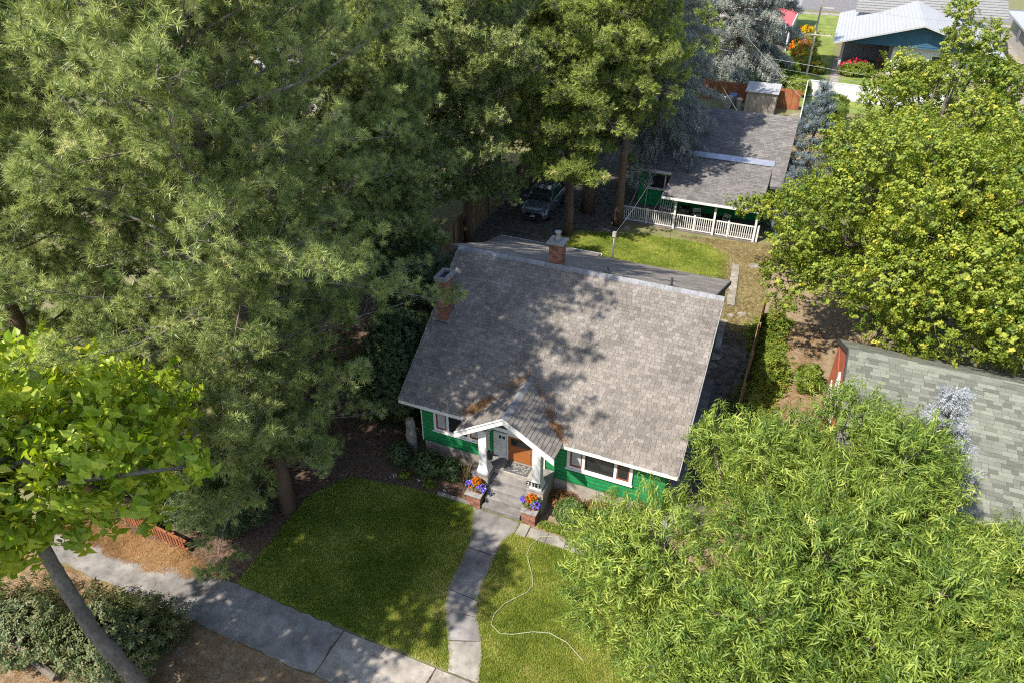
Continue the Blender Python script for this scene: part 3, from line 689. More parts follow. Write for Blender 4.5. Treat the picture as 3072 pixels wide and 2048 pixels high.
# roofs
rf = solid_slope('roof', [(0,-.5,2.895),(10,-.5,2.895),(10,4.72,6.495),(0,4.72,6.495)], .14, 'roofdeck', H)
vv = Vector((0,1,KR)).normalized()
def porch_under(P):   # main roof points that lie below the porch roof
    hw = 1.74*(1-(P.z-2.9)/1.15); return P.z < 4.05 and abs(P.x-4.42) < hw-.03
chim_here = lambda P: .3 < P.x < .7 and 2.2 < P.y < 2.85
tree_hidden = lambda P: P.x < 3.5
shingle_field(rf, Vector((0,-.53,2.9-.03*KR+.002)), (1,0,0), vv, 10, 6.36, 'shingle', row=.128, mask=lambda P: not porch_under(P) and not chim_here(P), maxobj=300, seed=3, hide=tree_hidden)
B(0,10,-.535,-.502,2.74,2.885).build('fascia', M['white'], H)
for x0, x1 in ((-.035,-.002),(10.002,10.035)):
    MB().ext([(x0,-.5,2.74),(x0,-.5,2.9),(x0,4.72,6.5),(x0,4.72,6.3)], (x1-x0,0,0)).build('barge_board', M['cap'], H)
rb = solid_slope('rear_roof', [(-.4,4.725,6.49),(9.7,4.725,6.49),(9.7,11.17,3.73),(-.4,11.17,3.73)], .14, 'roofdeck', H)
vb = Vector((0,-6.445,2.76)).normalized()
shingle_field(rb, Vector((9.7,11.19,3.728)), (-1,0,0), vb, 10.1, 6.95, 'shingle', row=.16, ws=(.3,.4,.5), maxobj=0, seed=4)
MB().ext([(9.702,4.73,6.3),(9.702,4.73,6.5),(9.702,11.17,3.74),(9.702,11.17,3.56)], (.035,0,0)).build('rear_barge_board', M['dark'], H)  # dark colour stands in for shade on this face turned from the sun
B(-.4,9.7,11.172,11.2,3.56,3.7).build('rear_fascia', M['white'], H)
x = 0.0
while x < 9.95:
    MB().ext([(x,4.58,6.435),(x,4.72,6.535),(x,4.87,6.46),(x,4.87,6.43),(x,4.72,6.505),(x,4.58,6.405)], (.29,0,0), rnd.random()).build('ridge_cap', M['ridge'], rf); x += .295
# lean to roof behind
lr = solid_slope('lean_to_roof', [(-2.5,10.9,3.06),(3.05,10.9,3.06),(3.05,14.3,2.22),(-2.5,14.3,2.22)], .1, 'roofdeck', H)
shingle_field(lr, (3.05,14.32,2.224), (-1,0,0), (0,-3.4,.84), 5.55, 3.5, 'shingle_garage', row=.15, ws=(.3,.4,.5), maxobj=0, seed=8)
B(-2.5,3.09,14.302,14.34,2.1,2.24).box(3.052,3.09,10.95,14.3,2.1,2.2).build('lean_to_fascia', M['white'], H)
B(-2.3,2.85,10.72,13.9,0,2.1).build('lean_to_wall', M['green'], H)
# porch roof
pr = thing_ = None
pk = (4.42,-1.32,4.05); PRR = [(4.42,-1.32,4.045),(6.16,-1.32,2.935),(6.16,-.47,2.935),(4.42,1.15,4.045)]
PRL = [(4.42,-1.32,4.045),(4.42,1.15,4.045),(2.68,-.47,2.935),(2.68,-1.32,2.935)]
pr = MB().ext([Vector(p)-Vector((0,0,.11)) for p in PRR], (0,0,.11)).ext([Vector(p)-Vector((0,0,.111)) for p in PRL], (0,0,.111)).build('porch_roof', M['roofdeck'], H)
inm = lambda P: P.y < -.47+(1.62)*(P.z-2.935)/1.11+.05
sl = math.hypot(1.74, 1.11)
shingle_field(pr, (6.18,-1.34,2.93), (0,1,0), (-1.74,0,1.11), 2.6, sl, 'shingle', row=.146, th=.022, mask=inm, maxobj=150, seed=11)
shingle_field(pr, (2.66,-1.34,2.93), (0,1,0), (1.74,0,1.11), 2.6, sl, 'shingle', row=.146, th=.022, mask=inm, maxobj=140, seed=12)
y = -1.34
while y < 1.1:
    MB().ext([(4.29,y,3.985),(4.42,y,4.085),(4.55,y,3.985),(4.55,y,3.955),(4.42,y,4.05),(4.29,y,3.955)], (0,.245,0), rnd.random()).build('ridge_cap', M['ridge'], pr); y += .25
for s in (-1, 1):
    xe = 4.42+s*1.78
    MB().ext([(4.42,-1.36,4.06),(xe,-1.36,2.93),(xe,-1.36,2.69),(4.42,-1.36,3.82)], (0,.038,0)).build('porch_barge_board', M['white'], H)
    MB().ext([(4.42,-1.385,4.09),(xe,-1.385,2.96),(xe,-1.385,2.90),(4.42,-1.385,4.03)], (0,.022,0)).build('porch_trim', M['white'], H)
    MB().ext([(4.42,-.02,3.9),(4.42+s*1.7,-.02,2.82),(4.42+s*.5,-.02,2.27),(4.42,-.02,2.27)], (0,.015,0)).build('porch_gable_board', M['white'], H)
# porch columns with flared bases
for cx, cy in ((3.52,-.9),(5.49,-.9)):
    c = B(cx-.15, cx+.15, cy-.15, cy+.15, 1.3, 3.02).build('porch_column', M['white'], H, bevel=.01)
    q = MB(); q.add([(cx-.23,cy-.2,1.14),(cx+.23,cy-.2,1.14),(cx+.23,cy+.23,1.14),(cx-.23,cy+.23,1.14),(cx-.152,cy-.152,1.42),(cx+.152,cy-.152,1.42),(cx+.152,cy+.152,1.42),(cx-.152,cy+.152,1.42)], [(3,2,1,0),(4,5,6,7),(0,1,5,4),(1,2,6,5),(2,3,7,6),(3,0,4,7)])
    q.build('column_base', M['white'], c)
    B(cx-.21, cx+.21, cy-.19, cy+.21, 1.085, 1.14).build('plinth', M['white'], c)
    B(cx-.12, cx+.12, cy+.152, -.03, 2.72, 2.9).build('porch_beam', M['white'], H)
# porch floor, steps, cheek walls
B(3.75,5.18,-.62,0,0,1.02).build('porch_floor', M['concrete'], H, bevel=.015)
for k, z in enumerate((.82,.62,.42,.22)):
    B(3.752,5.178,-.90-.27*k,-.622-.27*k,0,z,rnd.random()).box(3.752,5.178,-.925-.27*k,-.9-.27*k,z-.05,z,.4).build('step', M['concrete_grey'], H, bevel=.012)
for x0, x1 in ((3.12,3.745),(5.185,5.79)):
    cw = B(x0+.01, x1-.01, -1.12, .0, 0, 1.02).build('cheek_wall', M['foundation'], H)
    B(x0-.02, x1+.02, -1.16, .0, 1.022, 1.085).build('coping', M['cap'], cw, bevel=.01)
    pc = thing('pier', None, None); pc.parent = H
    brick_box(pc, x0+.05, x1-.05, -1.72, -1.125, 0, .55, seed=int(x0*10), faces='flr')
    B(x0+.0, x1-.0, -1.77, -1.165, .552, .615).build('coping', M['cap'], pc, bevel=.01)
# door and panelled side
dr = B(4.05,4.97,-.03,.02,1.05,2.16).build('door', M['wood_door'], H)
for k in range(4): B(4.13,4.89,-.042,-.031,1.12+.155*k,1.26+.155*k).build('panel', M['wood_door'], dr)
B(4.15,4.87,-.04,-.031,1.78,2.08).build('pane', M['glass'], dr)
MB().lathe([(.02,0),(.03,.02),(.02,.05)], (0,0,0), 10).build('knob', M['steel'], dr).location = (4.88,-.06,1.6)
B(3.98,4.045,-.045,.02,1.03,2.24).box(4.975,5.44,-.04,.02,1.03,2.24).box(4.045,4.975,-.045,.02,2.17,2.26).build('door_frame', M['white'], H)
sd_ = B(3.48,3.96,-.035,.02,1.05,2.2).build('side_panel', M['white'], H)
for xx in (3.7,3.83): B(xx,xx+.09,-.045,-.036,1.95,2.07).build('pane', M['glass'], sd_)
B(3.52,3.92,-.043,-.036,1.12,1.85).build('panel', M['white'], sd_)
# windows: right hand and left hand triple windows
window(H, 6.23, 8.52, 1.5, 2.66, -.01, .11, bars=((6.77,6.87),(7.88,7.98)), sash=('sash','black','sash'), panes=('curtain','glass','glass'))
window(H, 1.1, 3.14, 1.46, 2.66, -.01, .1, bars=((1.62,1.72),(2.45,2.55)), sash=('sash','black','sash'), panes=('curtain','glass','curtain'))
# chimneys
c1 = thing('chimney', None, None); c1.parent = H
brick_box(c1, .29, .69, 2.18, 2.86, 4.55, 6.36, seed=21)
B(.25,.73,2.13,2.23,6.36,6.52).box(.25,.73,2.81,2.91,6.36,6.52).box(.25,.35,2.23,2.81,6.36,6.52).box(.63,.73,2.23,2.81,6.36,6.52).build('crown', M['cap'], c1)
B(.35,.63,2.23,2.81,6.37,6.40).build('flue_opening', M['black'], c1)
B(.22,.76,2.08,2.92,4.5,4.72).build('flashing', M['dark'], c1).location.z = .0
c2 = thing('chimney', None, None); c2.parent = H
brick_box(c2, 3.62, 4.12, 4.78, 5.28, 6.2, 7.26, seed=22)
B(3.54,4.20,4.70,5.36,7.262,7.34).build('crown', M['cap'], c2, bevel=.015)
MB().lathe([(.13,0),(.13,.1),(.09,.11),(.09,.3),(.13,.31),(.13,.34)], (3.87,5.03,7.345), 14).build('flue_pipe', M['steel'], c2)
for vx, vy, hh in ((8.15,4.95,.34),(5.8,5.1,.22)):
    MB().lathe([(.1,0),(.1,.03),(.04,.05),(.04,hh)], (vx,vy,6.4), 10).build('vent_pipe', M['dark'], H)
ms = MB().tube([(4.5,10.9,3.5),(4.5,10.9,5.1)], .045, 8).box(4.42,4.58,10.82,10.98,4.98,5.2).build('service_mast', M['pole'], H)
MB().bar((3.65,-.92,1.9),(3.82,-.92,1.9),.12,.34).build('mailbox', M['black'], H)
# number plate: white figures on a black board
npl = thing('house_number_sign', 'black board with the white house number 2512 on the right porch column', 'sign', (5.42,-1.09,1.30))
B(-.25,.25,-.02,.0,-.08,.10).build('board', M['black'], npl)
for k, ch in enumerate('2512'):
    tc = bpy.data.curves.new('numeral', 'FONT'); tc.body = ch; tc.size = .19; tc.extrude = .004; tc.align_x = 'CENTER'
    to = bpy.data.objects.new('tmp', tc); COL.objects.link(to); dg = bpy.context.evaluated_depsgraph_get(); dg.update()
    me = bpy.data.meshes.new_from_object(to.evaluated_get(dg)); bpy.data.objects.remove(to)
    me.materials.clear(); me.materials.append(M['white']); n_ = inst('numeral', me, npl); n_.location = (-.18+.12*k,-.025,-.055); n_.rotation_euler = (R(90),0,0)
# needle litter in the valleys of the porch roof
def valley(name, a, b, wd, n, label, seed, up_=.02):
    r = np.random.default_rng(seed); t = np.where(r.random(n) < .55, np.clip(r.normal(.78,.12,n),0,1), r.random(n)); t = t[(np.sin(t*23+seed)+np.sin(t*9) > -.5)]; n = len(t); P = np.array(a)[None]*(1-t)[:, None]+np.array(b)[None]*t[:, None]
    off = r.normal(0, wd, n)*(.4+.9*np.abs(np.sin(t*5+seed))); P[:, 0] += off; P[:, 2] = np.maximum(2.9+(P[:, 1]+.5)*KR, 4.05-np.abs(P[:, 0]-4.42)*.638)+up_+r.uniform(0, .02, n)
    o = foliage(name, NEEDLE, P, r.normal(0, 1, (n, 3))+np.array([0, 0, 1.5]), r.uniform(.6, 1.3, n), np.clip(r.normal(.5, .2, n), 0, 1), M['l_needle'], seed=seed); tag(o, label, 'litter')
valley('pine_needle_litter', (4.38,1.2,4.1), (2.7,-.45,2.95), .17, 430, 'fallen orange pine needles along the left valley of the porch roof', 31)
valley('pine_needle_litter', (4.46,1.2,4.1), (6.15,-.45,2.95), .09, 300, 'fallen orange pine needles along the right valley of the porch roof', 32)

# ================================================================== COTTAGE AT THE BACK
G = thing('cottage', 'green rear cottage with a covered porch behind the back lawn', 'house')
ks = .44; gz = lambda y: 2.62+(y-25.8)*ks
B(2.0,10.3,26.3,36.5,0,2.75).build('wall', M['green'], G)
gr_ = solid_slope('roof', [(1.7,25.8,2.61),(10.65,25.8,2.61),(10.65,31.6,gz(31.6)-.01),(1.7,31.6,gz(31.6)-.01)], .14, 'roofdeck', G)
hid = lambda P: P.x < 3.4
shingle_field(gr_, (1.7,25.78,2.612), (1,0,0), (0,1,ks), 8.95, 6.33, 'shingle_garage', row=.15, ws=(.22,.28,.34,.42), maxobj=300, seed=41, mask=lambda P: not (P.x > 4.2 and P.x < 9.85 and P.y < 27.35), hide=hid, th=.018)
solid_slope('rear_roof', [(1.7,31.6,gz(31.6)-.02),(10.65,31.6,gz(31.6)-.02),(10.65,37,2.7),(1.7,37,2.7)], .14, 'roofgrey', G)
MB().ext([(2.0,26.3,2.75),(2.0,31.6,4.95),(2.0,36.5,2.75)], (8.3,0,0)).build('gable', M['green'], G)
B(1.7,4.18,25.76,25.8,2.46,2.62).build('fascia', M['white'], G)
pg_ = solid_slope('porch_roof', [(4.2,23.0,2.15),(9.85,23.0,2.15),(9.85,27.4,3.27),(4.2,27.4,3.27)], .1, 'roofdeck', G)
shingle_field(pg_, (4.2,22.97,2.152), (1,0,0), (0,4.4,1.12), 5.65, 4.5, 'shingle_garage', row=.15, ws=(.22,.28,.34,.42), maxobj=290, seed=42, th=.018, hide=lambda P: P.x > 8.8)
B(4.16,9.89,22.93,22.972,2.02,2.16).box(4.16,4.2,22.98,26.2,2.0,2.2).build('porch_fascia', M['white'], G)
MB().ext([(4.5,27.25,3.30),(9.9,27.25,3.30),(9.9,27.62,3.50),(4.5,27.62,3.50)], (0,0,.03)).build('flashing_strip', M['flash'], G)
for px in (5.0,7.35,9.72): B(px-.06,px+.06,23.28,23.40,.05,2.06).build('porch_post', M['white'], G)
B(1.5,10.0,23.25,26.3,.0,.06).build('porch_deck', M['deck'], G)
window(G, 2.6, 4.3, 1.2, 2.32, 26.29, .1, bars=((3.62,3.72),), panes=('glass','glass'))
for xx, zz in ((3.5,3.6),): MB().lathe([(.06,0),(.05,.35)], (5.6,30.2,4.5), 8).build('vent_pipe', M['dark'], G)
RL = thing('porch_railing', 'long white baluster railing in front of the green rear cottage', 'railing', (0,0,0))
RY = 23.45
B(1.6,9.9,RY-.03,RY+.03,.93,.99).build('top_rail', M['white'], RL); B(1.6,9.9,RY-.025,RY+.025,.10,.15).build('bottom_rail', M['white'], RL)
x = 1.66; bme = B(-.022,.022,-.018,.018,.15,.93).mesh('baluster', M['white'])
while x < 9.85: inst('baluster', bme, RL, loc=(x,RY,0)); x += .125
pme = B(-.05,.05,-.05,.05,0,1.06).mesh('rail_post', M['white'])
for x in (1.6,3.3,6.2,8.2,9.9): inst('rail_post', pme, RL, loc=(x,RY,0))
# things kept on the rear porch
def folding_chair(x, y, rz, label):
    t = thing('folding_chair', label, 'chair', (x,y,.06), 'folding chairs on the rear porch', rz)
    for s in (-.22,.22):
        MB().bar((s,-.25,0),(s,.12,.85),.035,.025).build('leg', M['white'], t); MB().bar((s*.85,.25,0),(s*.85,-.2,.45),.035,.025).build('leg', M['white'], t)
    s_ = MB(); b_ = MB()
    for k in range(5): s_.box(-.2,.2,-.22+k*.09,-.15+k*.09,.44,.46)
    for k in range(3): b_.box(-.22,.22,.05+.03*k,.07+.03*k,.62+k*.08,.68+k*.08)
    s_.build('seat', M['white'], t); b_.build('backrest', M['white'], t)
folding_chair(6.1, 24.9, .6, 'white folding chair opened under the cottage porch roof, left of the middle post')
folding_chair(7.9, 24.7, -.5, 'white folding chair on the cottage porch right of the middle post')
lt_ = thing('lattice_panel', 'white slatted panel leaning by the left porch post of the cottage', 'panel', (4.15,25.6,.06), None, -.1)
for k in range(8): MB().bar((-.5+.14*k,0,0),(-.5+.14*k,.25,1.15),.05,.02).build('slat', M['white'], lt_)
for z in (.2,1.0): MB().bar((-.52,.03+z*.2,z),(.52,.03+z*.2,z),.02,.06).build('rail', M['white'], lt_)
for k, (x0,y0,x1,y1,h_) in enumerate(((1.75,24.9,2.05,26.2,1.35),(2.75,25.3,2.6,26.22,1.5),(3.3,25.0,3.7,26.2,1.2))):
    lb_ = ('pale pole leaning on the far left of the green cottage wall', 'pale pole leaning below the left edge of the cottage window', 'thin board leaning under the cottage window')[k]
    tag(MB().tube([(x0,y0,.06),(x1,y1,h_)], .03, 6).build('leaning_pole', M['pole']), lb_, 'pole', 'poles leaning on the cottage wall')
ck = thing('storage_box', 'dark storage box standing on the cottage porch behind the left post', 'box', (5.2,25.7,.06)); B(-.3,.3,-.2,.2,0,.4).build('body', M['steel'], ck); B(-.32,.32,-.22,.22,.4,.47).build('lid', M['dark'], ck)

# ================================================================== FENCES
def board_fence(name, label, a, b, h, m, bw=.14, gap=.012, th=.022, group=None, jit=.03, posts=2.4, rail=True, back=1, z0=.03):
    a = Vector((*a,0)); b = Vector((*b,0)); L = (b-a).length; d = (b-a)/L; n = Vector((-d.y,d.x,0))*back
    t = thing(name, label, 'fence', a, group, math.atan2(d.y,d.x)); r = random.Random(int(L*77)); k = int(L/(bw+gap))
    ms = [B(0,bw,-th/2,th/2,z0,h*f,ti).mesh('board', M[m]) for f in (1,1-jit*.5,1-jit) for ti in (.05,.3,.5,.75,.95)]
    for i in range(k):
        o = inst('board', r.choice(ms), t, loc=(i*(bw+gap), r.uniform(-.004,.004), 0)); o.rotation_euler = (0, r.uniform(-.006,.006), 0)
    if rail:
        for z in (h*.2, h*.8): B(0,L,back*.02-.02,back*.02+.02+.02*back,z,z+.08).build('rail', M[m], t)
        x = 0
        while x < L+.1: B(x-.045,x+.045,back*.06-.045,back*.06+.045,0,h*.98).build('post', M[m], t); x += posts
    return t
board_fence('side_fence', 'weathered brown board fence beside the gable wall with leaves behind it', (11.2,2.2), (11.2,14.2), 1.65, 'fence_brown', th=.03, back=-1)
board_fence('back_fence', 'rusty orange board fence behind the metal shed', (1.2,52.6), (10.1,52.0), 1.75, 'fence_orange')
board_fence('yard_fence', 'tan board fence along the left side of the rear parking area', (-6.15,13.5), (-6.15,31), 1.7, 'fence_brown', bw=.15, back=-1)
board_fence('front_fence', 'low orange board fence below the pines at the front left', (-7.3,-6.95), (-4.3,-7.15), .62, 'fence_orange', bw=.09, gap=.05, jit=.2)
board_fence('alley_fence', 'orange board fence seen between the far pine crowns', (-24.5,54), (-19.5,54), 1.7, 'fence_orange')
vf = thing('vinyl_fence', 'white vinyl fence corner beside the orange fence and blue spruce', 'fence')
for (a, b) in (((10.45,44.5),(10.2,57.0)),((10.3,57.1),(22,56.0))):
    A_ = Vector((*a,0)); B_ = Vector((*b,0)); n = int((B_-A_).length/.17); d = (B_-A_)/n
    for i in range(n): MB().bar(A_+d*i+Vector((0,0,.75)), A_+d*(i+.94)+Vector((0,0,.75)), .03, 1.4).build('board', M['vinyl'], vf)
    MB().bar(A_+Vector((0,0,1.5)), B_+Vector((0,0,1.5)), .08, .08).build('rail', M['vinyl'], vf)

# ================================================================== SHED, BINS
S = thing('shed', 'small grey board shed with a white metal roof by the orange fence', 'shed', (0,0,0))
for i in range(18): B(5.6+i*.14,5.73+i*.14,49.7,49.73,0,1.86,rnd.random()).build('board', M['shed'], S)
for i in range(11): B(8.1,8.13,49.74+i*.15,49.88+i*.15,0,1.9,rnd.random()).box(5.58,5.6,49.74+i*.15,49.88+i*.15,0,1.9,.5).build('board', M['shed'], S)
B(5.62,8.08,49.75,51.4,0,1.85).build('core', M['dark'], S)
sr_ = solid_slope('roof', [(5.45,49.5,1.86),(8.25,49.5,1.86),(8.25,51.6,2.22),(5.45,51.6,2.22)], .05, 'whitemetal', S)
for i in range(12): MB().bar((5.5+i*.24,49.5,1.87),(5.5+i*.24,51.6,2.23),.03,.02).build('rib', M['whitemetal'], sr_)
def wheelie(x, y, label, m, rz=0):
    t = thing('rubbish_bin', label, 'bin', (x,y,0), 'rubbish bins by the orange fence', rz)
    a = MB(); a.add([(-.24,-.26,.06),(.24,-.26,.06),(.24,.26,.06),(-.24,.26,.06),(-.32,-.36,1.0),(.32,-.36,1.0),(.32,.36,1.0),(-.32,.36,1.0)], [(3,2,1,0),(4,5,6,7),(0,1,5,4),(1,2,6,5),(2,3,7,6),(3,0,4,7)]); a.build('body', M['bin'], t, bevel=.02)
    l = MB(); l.add([(-.35,-.4,1.0),(.35,-.4,1.0),(.35,.38,1.0),(-.35,.38,1.0),(-.3,-.36,1.08),(.3,-.36,1.08),(.3,.34,1.12),(-.3,.34,1.12)], [(3,2,1,0),(4,5,6,7),(0,1,5,4),(1,2,6,5),(2,3,7,6),(3,0,4,7)]); l.build('lid', M[m], t, bevel=.01)
    for s in (-.27,.27): MB().tube([(s-.03,.28,.1),(s+.03,.28,.1)], .1, 10).build('wheel', M['tyre'], t)
    MB().bar((-.28,.42,.98),(.28,.42,.98),.03,.03).build('handle', M[m], t)
wheelie(4.1,50.1,'grey wheeled bin with a pale lid by the orange fence','bin'); wheelie(4.35,51.0,'grey wheeled bin with a blue lid behind the pale lidded one','binblue')
tb = thing('dustbin', 'round pale dustbin with a domed lid next to the shed', 'bin', (5.05,50.2,0), 'rubbish bins by the orange fence')
MB().lathe([(.22,0),(.25,.4),(.26,.42),(.28,.9)], (0,0,0), 16).build('body', M['bin'], tb); MB().lathe([(.31,.9),(.31,.96),(.2,1.03),(.04,1.06)], (0,0,0), 16).build('lid', M['beige'], tb)

# ================================================================== CAR
def car(x, y, rz, label):
    t = thing('parked_car', label, 'car', (x,y,0), None, rz)
    def loft(st, name, m, par=t, smooth=True):
        mb = MB(); n = len(st[0]); vs = [p for s in st for p in s]
        fs = [(i*n+k, i*n+k+1, (i+1)*n+k+1, (i+1)*n+k) for i in range(len(st)-1) for k in range(n-1)]
        fs += [tuple(range(n)), tuple(range((len(st)-1)*n, len(st)*n))[::-1]]; mb.add(vs, fs); mb.sm = smooth; return mb.build(name, M[m], par)
    def sec(y, hw, zb, zt, cr=.05): return [(-hw*.9,y,zb),(-hw,y,zb+.12),(-hw*1.0,y,(zb+zt)/2+.05),(-hw*.95,y,zt-.03),(-hw*.8,y,zt+cr*.5),(-hw*.35,y,zt+cr),(hw*.35,y,zt+cr),(hw*.8,y,zt+cr*.5),(hw*.95,y,zt-.03),(hw*1.0,y,(zb+zt)/2+.05),(hw,y,zb+.12),(hw*.9,y,zb)]
    loft([sec(0,.60,.42,.60,.02),sec(.06,.72,.32,.70,.03),sec(.22,.84,.25,.83,.04),sec(.5,.88,.22,.92),sec(1.2,.89,.2,1.03,.04),sec(2.2,.89,.2,1.05,.02),sec(3.4,.89,.22,1.08,.02),sec(4.1,.86,.26,1.06,.03),sec(4.28,.76,.38,.98,.02)], 'body', 'carpaint')
    def gs(y, hb, zb, ht, zt): return [(-hb,y,zb),(-(hb*.4+ht*.6),y,zb+(zt-zb)*.6),(-ht,y,zt-.02),(-ht*.6,y,zt),(ht*.6,y,zt),(ht,y,zt-.02),((hb*.4+ht*.6),y,zb+(zt-zb)*.6),(hb,y,zb)]
    cb = loft([gs(1.12,.78,1.0,.76,1.05),gs(1.5,.79,1.03,.7,1.33),gs(1.95,.8,1.04,.62,1.54),gs(3.3,.8,1.07,.62,1.58),gs(3.9,.78,1.06,.6,1.42),gs(4.2,.76,1.0,.7,1.1)], 'windows', 'carglass')
    loft([[(-.63,1.9,1.535),(-.3,1.86,1.565),(.3,1.86,1.565),(.63,1.9,1.535),(.6,1.9,1.5),(-.6,1.9,1.5)],[(-.64,2.6,1.575),(-.3,2.6,1.605),(.3,2.6,1.605),(.64,2.6,1.575),(.6,2.6,1.52),(-.6,2.6,1.52)],[(-.63,3.4,1.575),(-.3,3.45,1.6),(.3,3.45,1.6),(.63,3.4,1.575),(.6,3.4,1.5),(-.6,3.4,1.5)]], 'roof_panel', 'carpaint')
    for s in (-1,1):
        MB().bar((s*.78,1.15,1.05),(s*.65,1.95,1.53),.07,.05).build('pillar', M['carpaint'], t); MB().bar((s*.80,2.55,1.05),(s*.645,2.55,1.55),.05,.08).build('pillar', M['carpaint'], t); MB().bar((s*.78,4.05,1.05),(s*.64,3.5,1.56),.08,.06).build('pillar', M['carpaint'], t)
        MB().tube([(s*.6,1.7,1.62),(s*.6,3.5,1.63)], .02, 6).build('roof_rail', M['chrome'], t)
        m_ = MB(); m_.sm = True; m_.lathe([(.02,-.09),(.11,-.06),(.12,.03),(.06,.09)], (s*.99,1.45,1.07), 10); m_.build('mirror', M['carpaint'], t)
        h_ = MB().ext([(s*.52,.075,.68),(s*.80,.26,.72),(s*.83,.36,.83),(s*.60,.12,.77)], (s*.012,-.035,.012)); h_.build('headlight', M['lamp'], t)
        MB().ext([(s*.58,.045,.42),(s*.76,.13,.44),(s*.76,.14,.54),(s*.62,.07,.54)], (0,-.03,0)).build('fog_lamp', M['black'], t)
        for yy in (.82,3.42):
            w_ = MB().tube([(s*.72,yy,.33),(s*.915,yy,.33)], .33, 20).build('wheel', M['tyre'], t); MB().tube([(s*.916,yy,.33),(s*.93,yy,.33)], .2, 12).build('rim', M['chrome'], w_)
    B(-.45,.45,-.03,.03,.50,.70).build('grille', M['black'], t); MB().bar((-.58,-.02,.70),(.58,-.02,.70),.03,.05).bar((-.58,-.02,.70),(-.78,.16,.79),.03,.04).bar((.58,-.02,.70),(.78,.16,.79),.03,.04).build('chrome_bar', M['chrome'], t)
    B(-.08,.08,-.05,-.03,.60,.68).build('badge', M['chrome'], t); B(-.16,.16,-.05,-.032,.44,.55).build('number_plate', M['white'], t)
    B(-.62,.62,-.01,.2,.22,.36).build('lower_bumper', M['dark'], t)
    MB().bar((-.6,1.22,1.07),(.1,1.3,1.1),.02,.02).bar((0,1.2,1.08),(.65,1.3,1.1),.02,.02).build('wiper', M['black'], t)
    return t
car(-3.2, 20.85, .03, 'grey blue compact SUV parked under the pines facing the house')

# ================================================================== FAR HOUSES
W = thing('white_house', 'pale house with a wide white metal gable roof and blue gable wall', 'house')
B(17.4,26.4,69,84,0,2.95).build('wall', M['vinyl'], W); B(12.7,17.4,75,84,0,2.95).build('recess_wall', M['cap'], W)  # recess wall takes a darker grey: deep porch shade put into its colour
for k in range(13): B(17.4,26.4,68.975,68.999,.1+k*.22,.30+k*.22).build('siding_board', M['vinyl'], W)
MB().ext([(12.4,68.2,2.95),(26.6,68.2,2.75),(19.6,68.2,5.0)], (0,15,0)).build('gable', M['bluewall'], W)
for k in range(9): z = 3.0+k*.2; hw = 7.1*(1-(z-2.9)/2.2); B(19.5-hw,19.5+hw,68.16,68.199,z,z+.18).build('siding_board', M['bluewall'], W)
for s, pts in ((-1,[(19.5,67.0,5.16),(11.6,67.0,3.02),(11.6,85,3.02),(19.5,85,5.16)]),(1,[(19.5,67.0,5.16),(27.3,67.0,2.72),(27.3,85,2.72),(19.5,85,5.16)])):
    q = solid_slope('roof', pts, .14, 'whitemetal', W)
    for i in range(24):
        f = (i+.5)/24; a = Vector(pts[0]).lerp(Vector(pts[1]), f)+Vector((0,0,.015)); MB().bar(a, a+Vector((0,18,0)), .06, .05).build('rib', M['whitemetal'], q)
B(12.5,12.75,68.3,68.55,0,2.9).build('porch_post', M['beige'], W)
solid_slope('cross_roof', [(13.2,80,4.2),(28.5,80,4.2),(28.5,87,6.4),(13.2,87,6.4)], .2, 'roofgrey', W)
for i in range(12): z = 4.25+i*.183; B(13.2,28.5,80.0+i*.583,80.05+i*.583,z,z+.04).build('roof_course', M['roofgrey'], W)
window(W, 21, 23, 1.0, 2.2, 68.97, .12)
sheet('house_path', [(12.1,61.5),(13.0,61.5),(13.0,75),(12.1,75)], .03, 'concrete')
ld = thing('step_ladder', 'small red step ladder under the white house porch', 'ladder', (16.6,70.5,0))
for s in (-.2,.2): MB().bar((s,0,0),(s,.3,1.5),.06,.04).build('leg', M['fence_orange'], ld)
for k in range(4): MB().bar((-.2,.06+.06*k,.3+.3*k),(.2,.06+.06*k,.3+.3*k),.08,.03).build('rung', M['fence_orange'], ld)
for k, (px, py) in enumerate(((14.0,70.6),(15.2,71.2))):
    ch = thing('patio_chair', ('dark patio chair at the left of the white house porch','dark patio chair in the middle of the white house porch')[k], 'chair', (px,py,0), 'chairs on the white house porch')
    B(-.25,.25,-.25,.25,.4,.45).build('seat', M['black'], ch); B(-.25,.25,.2,.25,.45,.95).build('backrest', M['black'], ch)
    for sx in (-.22,.22):
        for sy in (-.22,.22): B(sx-.02,sx+.02,sy-.02,sy+.02,0,.4).build('leg', M['black'], ch)
rh = thing('red_porch_house', 'house with a grey roof and red metal porch roof behind the tall spruce', 'house')
B(-6,4.2,78,92,0,2.9).build('wall', M['beige'], rh); B(4.2,6.6,83,92,0,2.9).build('wing_wall', M['beige'], rh)
solid_slope('roof', [(-6.5,85,3.2),(7.0,85,3.2),(7.0,93,5.2),(-6.5,93,5.2)], .15, 'roofgrey', rh); solid_slope('porch_roof', [(3.8,75.6,2.75),(6.9,75.6,2.75),(6.9,84.9,3.15),(3.8,84.9,3.15)], .1, 'redmetal', rh)
for yy in (75.9,79): B(6.6,6.75,yy,yy+.15,0,2.7).build('porch_post', M['white'], rh)
B(6.9,7.0,75.6,84.9,2.62,3.1).build('gutter', M['white'], rh); B(3.8,6.8,76,84,0,.3).build('porch_floor', M['deck'], rh)
eh = thing('cream_house', 'cream house with a flat grey roof at the top right corner', 'house')
B(31.2,44,64,93,0,2.9).build('wall', M['beige'], eh); B(30.5,45,62.5,94,2.9,3.1).build('roof', M['whitemetal'], eh)
for yy in (68,74,80,86): B(31.17,31.21,yy,yy+1.6,1.0,2.2).build('window', M['glass'], eh)
